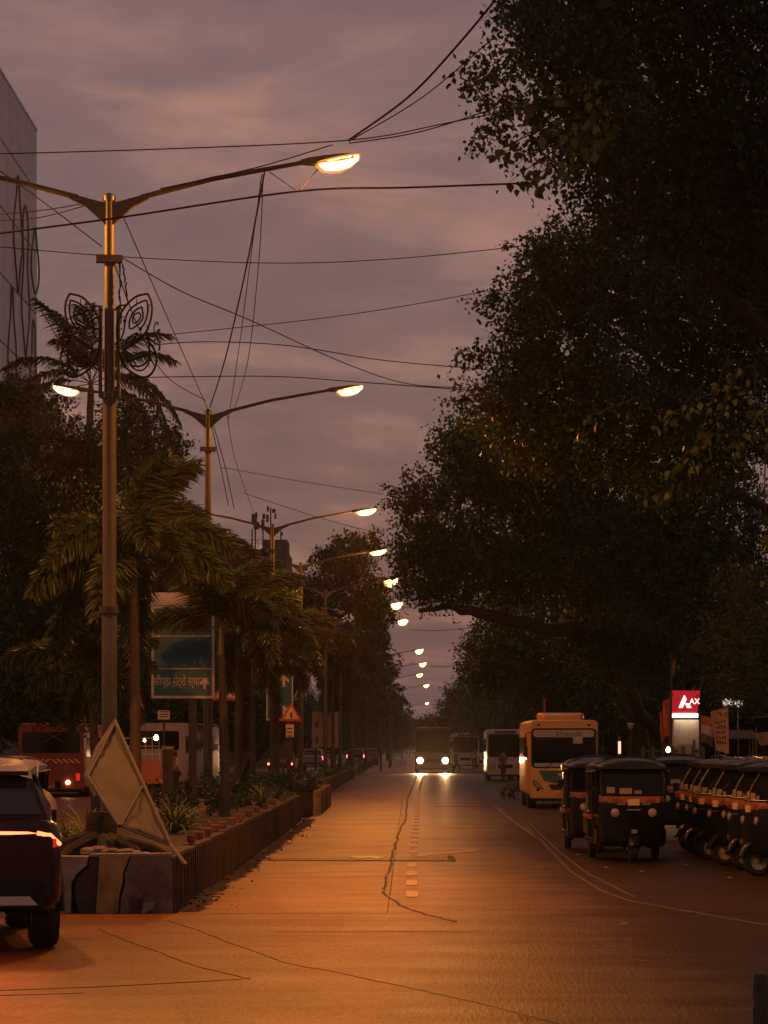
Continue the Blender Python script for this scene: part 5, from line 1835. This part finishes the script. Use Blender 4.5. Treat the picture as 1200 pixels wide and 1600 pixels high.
# red pickup truck beside the white SUV
tk = thing('pickup_truck', 'red pickup truck with striped tailgate behind the triangle sign', 'truck', ((440 - VX) * 190 / F, 190, 0), R(180), 'cars in the left carriageway')
MB().loft([rrect(1.7, .35, 1.0, .1, -2.3), rrect(1.75, .35, 1.1, .1, -1.2)]).build('bonnet', M_redbus, tk, True)
MB().loft([rrect(1.6, .9, 1.6, .15, -1.2), rrect(1.6, .9, 1.75, .15, -.3)]).build('cabin', M_redbus, tk, True)
MB().box(0, 1.0, .85, 1.8, 2.5, .5).build('load_bed', M_redbus, tk)
sb = MB()
for k in range(8):
    x = -.8 + k * .22
    sb.prism([(x - .06, .80), (x + .04, .80), (x + .12, .98), (x + .02, .98)], .014, 'y', 2.252)
sb.build('hazard_stripes', M_signw, tk)
for sg in (-1, 1):
    MB().box(sg * .8, 2.27, .66, .16, .04, .14).build('tail_light', M_tail, tk)
    for y in (-1.5, 1.3):
        wheel(tk, sg * .75, y, .34, .22)
# vehicles with red tail lights farther on
for i, (px, Y, lab) in enumerate(((578, 270, 'small car with glowing red tail lights at the far planter end'), (556, 240, 'small dark car behind the far palms, tail light showing'))):
    suv(lab, ((px - VX) * Y / F, Y, 0), R(180), M_redbus if i == 0 else M_black, bar=False, W=1.65, H=1.5)

# left: auto rickshaw with pale roof, seen from behind, and plastic sheet tied to its corner
c = copy_tree(ra)
c.location = (-6.75, 45.0, Z0); c.rotation_euler = (0, 0, R(178))
c['label'] = 'auto rickshaw with pale roof seen from behind, beyond the SUV'
for ch in c.children:
    if ch.name.startswith('hood_roof') or ch.name.startswith('roof_rail'):
        ch.data = ch.data.copy(); ch.data.materials[0] = M_white
    if ch.name.startswith('tail_light'):
        ch.data = ch.data.copy(); ch.data.materials[0] = M_tail
pl = MB().lathe([(.001, 0), (.10, 0), (.10, .02), (.001, .02)], 'y', (.0, 1.28, 1.27), 16).build('round_sticker', mat('sticker_orange_glow', (.75, .22, .10), .5, emit=(1, .25, .1), estr=.12), c)  # faint glow added to the sticker, which is no lamp
MB().tube([(-.62, 1.2, 1.4), (-.64, 1.22, 1.05), (-.62, 1.22, .95)], .014, 6).build('corner_post', M_chrome, c, True)
sh = thing('plastic_sheet', 'pale plastic sheet bundled at the corner of the white-roofed rickshaw', 'plastic sheet', (-5.95, 42.6, Z0))
mb = MB()
rings = []
rps = random.Random(19)
for z, r_, ox in ((0.28, .20, .02), (.4, .27, .0), (.6, .33, -.02), (.8, .36, -.03), (1.0, .33, -.02), (1.12, .24, .0), (1.2, .10, .02)):
    rg2 = []
    for k in range(28):
        a = 2 * PI * k / 28
        rr_ = r_ * (1 + .16 * math.sin(k * 1.7 + 1.2) * (1.2 - z * .6) + rps.uniform(-.03, .03))
        rg2.append((ox + rr_ * math.cos(a), rr_ * .7 * math.sin(a), z))
    rings.append(rg2)
mb.loft(rings)
mb.build('sheet', mat('cloudy_plastic', (.42, .33, .24), .35, vary=.25, scale=5, trans=.3), sh, True)
MB().lathe([(.001, 0), (.16, 0), (.18, .26), (.001, .26)], 'z', (0, 0, 0), 12).build('weight_block', M_conc, sh, True)
MB().tube(wob((.03, 0, 1.18), (.02, .3, 1.62), 5, .01, rps), .010, 5).build('tie_cord', M_signw, sh)
# goods carrier with orange tailgate and bulbs on the left road
gc = thing('goods_carrier', 'small goods carrier with orange tailgate and barred cage', 'truck', ((228 - VX) * 100 / F, 100, 0), R(180), 'cars in the left carriageway')
MB().box(0, -1.2, 1.05, 1.4, 1.3, 1.5).build('cabin', M_white, gc)
MB().box(0, .4, .62, 1.3, 2.0, .2).build('load_bed', M_dkbus, gc)
for x in (-1, 1):
    MB().box(x * .66, .4, .9, .05, 2.0, .4).build('side_board', M_orange, gc)
    for y in (-1.2, .9):
        wheel(gc, x * .55, y, .27, .16)
MB().box(0, 1.44, .95, 1.36, .06, .85).build('tailgate', M_orange, gc)
cg = MB()
for k in range(6):
    cg.tube([(-.62 + k * .25, 1.42, 1.36), (-.62 + k * .25, 1.42, 2.2)], .018, 5)
for z in (1.6, 1.9, 2.2):
    cg.tube([(-.66, 1.42, z), (.66, 1.42, z)], .018, 5)
cg.build('cage', M_signw, gc)

# ------------------------------------------------------------------ people (far, about twenty pixels tall)
M_skin = mat('skin', (.20, .11, .065), .55, vary=.1)
M_hair = mat('hair', (.012, .010, .009), .6)


def skinned(name, verts, edges, radii, m, parent, root=0):
    me = bpy.data.meshes.new(name)
    me.from_pydata(verts, edges, [])
    o = link_mesh(name, me, parent)
    md = o.modifiers.new('skin', 'SKIN')
    sv = me.skin_vertices[0].data if me.skin_vertices else None
    if sv is None:
        bpy.context.view_layer.objects.active = o
        sv = me.skin_vertices[0].data
    for i, r in enumerate(radii):
        sv[i].radius = (r, r) if not isinstance(r, tuple) else r
        sv[i].use_root = i == root
    sub = o.modifiers.new('sub', 'SUBSURF'); sub.levels = 1; sub.render_levels = 1
    me.materials.append(m)
    return o


def person(label, loc, rz, shirt, trousers, stride=.18, h=1.7, arm=.12):
    t = thing('person', label, 'person', loc, rz, 'people on the far road')
    k = h / 1.7
    a, b = stride, -stride
    J = dict(pel=(0, 0, .92), sp=(0, .01, 1.12), ch=(0, 0, 1.33), nk=(0, 0, 1.46), hd=(0, -.02, 1.56), ht=(0, -.01, 1.68),
             sl=(-.18, 0, 1.40), el=(-.24, .03 + arm * .3, 1.13), wl_=(-.23, -arm, .90), fl=(-.23, -arm - .03, .80),
             sr=(.18, 0, 1.40), er=(.24, .03 - arm * .3, 1.13), wr=(.23, arm, .90), fr=(.23, arm + .02, .80),
             hl=(-.09, 0, .88), kl=(-.10, -a * .6, .50), al=(-.10, -a, .08), tl=(-.10, -a - .15, .03),
             hr=(.09, 0, .88), kr=(.10, -b * .4 - .03, .50), ar=(.10, -b, .08), tr=(.10, -b - .15, .03))
    names = list(J)
    V = [tuple(c * k for c in J[n]) for n in names]
    ix = {n: i for i, n in enumerate(names)}
    E = [('pel', 'sp'), ('sp', 'ch'), ('ch', 'nk'), ('nk', 'hd'), ('hd', 'ht'), ('ch', 'sl'), ('sl', 'el'), ('el', 'wl_'), ('wl_', 'fl'), ('ch', 'sr'), ('sr', 'er'), ('er', 'wr'), ('wr', 'fr'),
         ('pel', 'hl'), ('hl', 'kl'), ('kl', 'al'), ('al', 'tl'), ('pel', 'hr'), ('hr', 'kr'), ('kr', 'ar'), ('ar', 'tr')]
    Rd = dict(pel=(.15, .10), sp=(.13, .09), ch=(.15, .10), nk=.055, hd=(.08, .10), ht=.06, sl=.065, el=.045, wl_=.032, fl=.035, sr=.065, er=.045, wr=.032, fr=.035, hl=.085, kl=.06, al=.042, tl=.035, hr=.085, kr=.06, ar=.042, tr=.035)
    skinned('body', V, [(ix[p], ix[q]) for p, q in E], [Rd[n] for n in names], M_skin, t)

    def sub_(nm, keep, m, grow):
        kn = [n for n in names if n in keep]
        jx = {n: i for i, n in enumerate(kn)}
        rr_ = []
        for n in kn:
            r = Rd[n]
            rr_.append(tuple(x + grow for x in r) if isinstance(r, tuple) else r + grow)
        skinned(nm, [V[ix[n]] for n in kn], [(jx[p], jx[q]) for p, q in E if p in jx and q in jx], rr_, m, t)
    sub_('shirt', ('pel', 'sp', 'ch', 'sl', 'el', 'sr', 'er'), shirt, .016)
    sub_('trousers', ('pel', 'hl', 'kl', 'al', 'hr', 'kr', 'ar'), trousers, .014)
    MB().lathe([(.001, .125), (.06, .115), (.09, .07), (.098, .01), (.085, -.04)], 'z', (0, .015, 1.60 * k), 12).build('hair', M_hair, t, True)
    return t


M_s1 = mat('shirt_dark', (.05, .035, .03), .8)
M_s2 = mat('shirt_pale', (.40, .33, .25), .8)
M_s3 = mat('shirt_brown', (.14, .08, .05), .8)
M_t1 = mat('trouser_dark', (.03, .026, .024), .85)


def put_person(px, Y, *a, **k):
    return person(a[0], ((px - VX) * Y / F, Y, 0.0), *a[1:], **k)


put_person(713, 186, 'person striding across the road in front of the headlights', R(70), M_s3, M_t1, stride=.34, arm=.2)
put_person(741, 215, 'person in a pale shirt standing before the pale parked bus', R(10), M_s2, M_t1, stride=.05)
put_person(762, 218, 'person in dark clothes standing right of the pale-shirted one', R(-20), M_s1, M_t1, stride=.08)
put_person(786, 140, 'person in brown shirt standing at the white minibus front', R(40), M_s3, M_t1, stride=.1)
put_person(274, 101, 'person in pale shirt standing beside the white bus on the left', R(120), M_s2, M_t1, stride=.06)

# white road barricade by the far planter
Y = 205
t = thing('barricade', 'white slatted road barricade at the end of far planter', 'barricade', ((626 - VX) * Y / F, Y, 0))
for k in range(4):
    MB().box(-.36 + k * .24, 0, .55, .07, .05, .9).build('slat', M_signw, t)
for z in (.35, .8):
    MB().box(0, .05, z, .95, .04, .07).build('rail', M_signw, t)

# shrub growing at the kerb before the yellow minibus
t = thing('bush', 'scrubby leafy shrub at the kerb left of the yellow minibus', 'bush', ((802 - VX) * 96 / F, 96, Z0))
MB().tube([(0, 0, -.05), (.02, 0, .5)], [.03, .01], 5).build('stems', M_bark, t)
crown(t, [((0, 0, .35), .38, .4, .35), ((-.3, 0, .15), .3, .3, .14)], 60, .08, M_leaf, 300, per=16, spread=.15, hang=.2, name='foliage')

# ------------------------------------------------------------------ right side: cash kiosk, flags, posters
Yk = 92
sk = F / Yk
M_sign_lit = mat('lit_red_sign', (.5, .02, .04), .4, emit=(.62, .015, .035), estr=.5)
M_white_lit = mat('lit_white_sign', (.9, .8, .7), .4, emit=(1.0, .78, .62), estr=2.2)
M_kiosk = mat('kiosk_panel', (.26, .21, .15), .6, vary=.12)
k0 = at(1051, 1116, Yk); k1 = at(1094, 1079, Yk)
kx0, kx1 = k0.x, k1.x
ki = thing('cash_kiosk', 'narrow cash machine kiosk under a lit red and white sign', 'kiosk', ((kx0 + kx1) / 2, Yk, .13))
hw = (kx1 - kx0) / 2
kz = lambda py: at(0, py, Yk).z - .13
MB().box(0, .55, kz(1124) / 2, hw * 1.85, 1.0, kz(1124)).build('booth', M_kiosk, ki)
MB().box(-.02, .03, kz(1165) * .5, hw * 1.1, .05, kz(1150) * .9).build('door', mat('kiosk_door', (.20, .16, .11), .35, vary=.1), ki)
MB().box(hw * .55, .02, 1.0, .06, .05, 2.0).build('door_post', M_darksteel, ki)
MB().prism([(-hw, kz(1113)), (hw * .8, kz(1113)), (hw, kz(1079)), (-hw, kz(1079))], .9, 'y', -.05).build('sign_box', M_sign_lit, ki)
lg = MB()
cxl, czl = at(1070, 0, Yk).x - ki.location.x, kz(1106)
u = 1 / sk
lg.prism([(cxl - 10 * u, czl), (cxl - 4 * u, czl), (cxl + 2.5 * u, czl + 13 * u), (cxl - 1 * u, czl + 20 * u), (cxl - 4 * u, czl + 14 * u)], .02, 'y', -.075)
lg.prism([(cxl + 3 * u, czl), (cxl + 10 * u, czl), (cxl + 6.5 * u, czl + 7 * u), (cxl + 0.5 * u, czl + 7 * u)], .02, 'y', -.075)
lg.build('emblem', M_white_lit, ki)
text('lettering', 'AX', .27, M_white_lit, ki, (at(1085, 0, Yk).x - ki.location.x, -.062, kz(1100)), ext=.004, sx=.95)
text('lettering', 'c', .42, M_white_lit, ki, (-hw - .012, .40, kz(1108)), rot=(PI / 2, 0, -PI / 2), ext=.004)
MB().box(-.03, .3, kz(1118), hw * 1.8, .8, .14).build('light_strip', M_white_lit, ki)
L = bpy.data.lights.new('kiosk_light', 'AREA'); L.shape = 'RECTANGLE'; L.size = .8; L.size_y = .4; L.energy = 12; L.color = (1, .8, .6)
lo = bpy.data.objects.new('kiosk_light', L); C.objects.link(lo); lo.parent = ki; lo.location = (0, -.15, kz(1121)); lo.rotation_euler = (R(-20), 0, 0)


def flag(px0, pyt, pyb, Y, w, label, m, z0=.13, wave=.1, name='flag', pole_top=None, cols=None):
    t = thing(name, label, 'flag', ((px0 - VX) * Y / F, Y, z0))
    zt, zb = at(0, pyt, Y).z - z0, at(0, pyb, Y).z - z0
    pt = zt + .1 if pole_top is None else at(0, pole_top, Y).z - z0
    MB().tube([(0, 0, -.05), (0, 0, pt)], .022, 6).build('pole', M_steel, t, True)
    n, k = 8, 10
    strips = cols or [m]
    for si, mm in enumerate(strips):
        g = MB()
        v0, v1 = si / len(strips), (si + 1) / len(strips)
        for i in range(n + 1):
            for j in range(k + 1):
                uu, vv = i / n, v0 + (v1 - v0) * j / k
                x = w * uu * (1 - .25 * vv)
                g.v.append((x + .02, wave * math.sin(uu * 6 + vv * 3) * uu, zt + (zb - zt) * vv - abs(w) * .35 * uu * uu))
        for i in range(n):
            for j in range(k):
                q = i * (k + 1) + j
                g.f.append((q, q + 1, q + k + 2, q + k + 1))
        o = g.build('flag_cloth', mm, t, True)
        o.modifiers.new('thick', 'SOLIDIFY').thickness = .006
    return t


M_saff = mat('saffron_cloth', (.50, .13, .04), .8, vary=.25, scale=4, trans=.25)
M_grncl = mat('olive_cloth', (.10, .10, .04), .8, vary=.2, trans=.2)
flag(1047, 1092, 1150, 80, -.24, 'hanging saffron cloth flag left of the kiosk', M_saff, pole_top=1080)
flag(1038, 1110, 1160, 84, -.16, 'narrow brownish flag beside the saffron one', mat('brown_cloth', (.26, .10, .05), .8, vary=.3), pole_top=1100)
flag(1049, 1030, 1055, 80.4, .12, 'small brown pennant at the top of the flag pole', MATS['brown_cloth'], pole_top=1020, name='pennant')
flag(1094, 1118, 1160, 74, .42, 'striped saffron, white and olive flag drooping beside the poster', M_saff, cols=[M_saff, M_s2, M_grncl])
flag(849, 1092, 1125, 84, .05, 'thin red pennant standing up behind the yellow minibus', M_saff, pole_top=1085, name='pennant')
# leaning poster board
Y = 70
t = thing('poster_board', 'tall pale poster board tilted beside the drooping flag', 'poster', (at(1127, 0, Y).x, Y, .13))
P4 = [at(1110, 1112, Y), at(1138, 1104, Y), at(1139, 1178, Y), at(1119, 1172, Y)]
po = [(p.x - t.location.x, p.z - .13) for p in P4]
MB().prism(po, .04, 'y', 0).build('board', mat('poster_paper', (.42, .26, .13), .7, vary=.2, dirt=(.14, .07, .03), dirt_scale=3), t)
pr = MB()
rpp = random.Random(4)
for r_ in range(5):
    for c_ in range(4):
        u_ = .2 + c_ * .18; v_ = .30 + r_ * .12
        tp = Vector(po[0]).lerp(Vector(po[1]), u_).lerp(Vector(po[3]).lerp(Vector(po[2]), u_), v_)
        pr.box(tp.x, -.006, tp.y, .035, .008, rpp.uniform(.04, .1))
pr.build('print', M_darksteel, t)
MB().tube([(.12, .06, -.1), (.12, .06, po[0][1] - .1)], .03, 6).build('post', M_darksteel, t)
# lit shop sign glimpsed through leaves
Y = 90
t = thing('lit_sign', 'bright white shop sign glimpsed behind leaves at right', 'sign', (at(1145, 0, Y).x, Y, .13))
MB().box(0, .06, at(0, 1098, Y).z - .13, .62, .08, .34).build('board', M_darksteel, t)
text('lettering', 'झेरॉक्स', .24, mat('sign_letters_glow', (.9, .85, .8), .4, emit=(1, .9, .8), estr=1.0), t, (0, .01, at(0, 1102, Y).z - .13), ext=.008)
for x in (-.2, .2):
    MB().tube([(x, .1, -.1), (x, .1, at(0, 1092, Y).z - .13)], .03, 6).build('post', M_darksteel, t)
# red awning stall
t = thing('market_stall', 'small stall with grey tarpaulin top and red cloth front', 'stall', (at(1150, 0, 78).x, 78, .13))
MB().box(0, .4, .55, .9, .7, 1.1).build('counter', mat('red_cloth', (.36, .04, .025), .8, vary=.25, scale=5), t)
for x in (-.5, .5):
    for y in (0, .8):
        MB().tube([(x, y, 0), (x, y, 2.1)], .025, 6).build('post', M_darksteel, t)
MB().loft([[(-.6, -.15, 1.98), (.6, -.15, 1.98), (.6, -.15, 2.02), (-.6, -.15, 2.02)], [(-.6, .9, 2.2), (.6, .9, 2.2), (.6, .9, 2.24), (-.6, .9, 2.24)]]).build('canopy', M_grncl, t)
# pale tarpaulin sheet at the right edge
t = thing('tarpaulin', 'pale folded tarpaulin stretched at the right edge above the rickshaws', 'tarpaulin', (at(1182, 0, 62).x, 62, .13))
q = [at(1176, 1146, 62), at(1215, 1142, 62), at(1215, 1160, 62), at(1189, 1166, 62)]
MB().prism([(p.x - t.location.x, p.z - .13) for p in q], .03, 'y', 0).build('sheet', M_conc, t)
for x in (0, .45):
    MB().tube([(x, .05, -.05), (x, .05, 2.2)], .02, 6).build('post', M_darksteel, t)
# railing panels behind the rickshaws and a white bollard light
t = thing('metal_railing', 'row of upright metal railing panels behind the nearest rickshaw', 'railing', (8.0, 92, .0))
for k in range(7):
    MB().box(k * .34, 0, .95, .12, .05, 1.9).build('upright', M_steel, t)
MB().box(1.0, .05, 1.75, 2.3, .04, .08).build('rail', M_steel, t)
MB().box(1.0, .05, .4, 2.3, .04, .08).build('rail', M_steel, t)
t = thing('hanging_bulb', 'bare glowing bulb hanging under the saffron flag', 'bulb', tuple(at(1044, 1172, 78)))
MB().lathe([(.001, -.07), (.05, -.05), (.065, 0), (.05, .05), (.02, .09), (.001, .09)], 'z', (0, 0, 0), 12).build('bulb', M_bulb, t, True)
MB().tube([(0, 0, .08), (0, .02, .9)], .008, 4).build('flex', M_wire, t)
L = bpy.data.lights.new('bulb_light', 'POINT'); L.energy = 25; L.color = (1, .5, .2); L.shadow_soft_size = .06
lo = bpy.data.objects.new('bulb_light', L); C.objects.link(lo); lo.parent = t; lo.location = (0, -.12, 0)
t = thing('tube_light', 'short upright glowing tube light beside the minibus', 'light', tuple(at(968, 1168, 88)))
MB().tube([(0, 0, -.2), (0, 0, .2)], .045, 8).build('tube', mat('tube_glow', (.8, .6, .4), .4, emit=(1, .5, .25), estr=1.6), t)
MB().box(0, .06, -.75, .06, .04, 2.3).build('batten', M_darksteel, t)
t = thing('pole_lamp', 'small pale lamp head on a thin post between minibus and kiosk', 'lamp', (at(986, 0, 86).x, 86, .0))
MB().tube([(0, 0, 0), (0, 0, at(0, 1140, 86).z)], .02, 6).build('post', M_steel, t)
MB().lathe([(.03, 0), (.07, .05), (.11, .18), (.09, .2), (.001, .21)], 'z', (0, 0, at(0, 1140, 86).z), 12).build('shade', M_white, t, True)
# bulbs on the left roadside
for i, (px, py, lab) in enumerate(((244, 1153, 'brightest white bulb on the left roadside beside the short post'), (216, 1156, 'left small bulb over the goods carrier'), (226, 1157, 'right small bulb over the goods carrier'), (272, 798, 'small far light seen through the palm crown'))):
    Y = 104 if i < 3 else 112
    t = thing('hanging_bulb', lab, 'bulb', tuple(at(px, py, Y)))
    r_ = .10 if i == 0 else .06
    MB().lathe([(.001, -r_), (r_ * .8, -r_ * .6), (r_, 0), (r_ * .7, r_ * .7), (r_ * .3, r_ * 1.2), (.001, r_ * 1.2)], 'z', (0, 0, 0), 12).build('bulb', M_bulb, t, True)
    MB().tube([(0, 0, r_), (0, .03, r_ + .8)], .01, 4).build('flex', M_wire, t)

# dark post at the bottom right corner
t = thing('bollard', 'dark slim post at the bottom right corner of the road', 'post', (at(1188, 0, 13.0).x, 13.0, Z0))
zt = at(0, 1521, 13).z - Z0
MB().tube([(0, 0, -.03), (0, 0, zt - .02), (0, 0, zt)], [.037, .037, .03], 12).build('shaft', M_blk, t, True)
MB().lathe([(.08, -.02), (.08, .015), (.04, .02)], 'z', (0, 0, 0), 12).build('foot_plate', M_darksteel, t, True)
MB().tube([(.045, 0, .02), (.045, 0, zt - .03)], .006, 5).build('edge_strip', M_chrome, t)

# ------------------------------------------------------------------ hazy evening air
hz_m = bpy.data.materials.new('evening_haze')
hz_m.use_nodes = True
nt = hz_m.node_tree
for n_ in list(nt.nodes):
    if n_.type == 'BSDF_PRINCIPLED':
        nt.nodes.remove(n_)
pv = nt.nodes.new('ShaderNodeVolumePrincipled')
pv.inputs['Color'].default_value = (.86, .82, .80, 1)
pv.inputs['Density'].default_value = .00018
pv.inputs['Anisotropy'].default_value = .82
nt.links.new(pv.outputs[0], nt.nodes['Material Output'].inputs['Volume'])
hz_o = MB().box(0, 445, 20.5, 960, 980, 46).build('haze', hz_m)
tag(hz_o, kind='stuff')
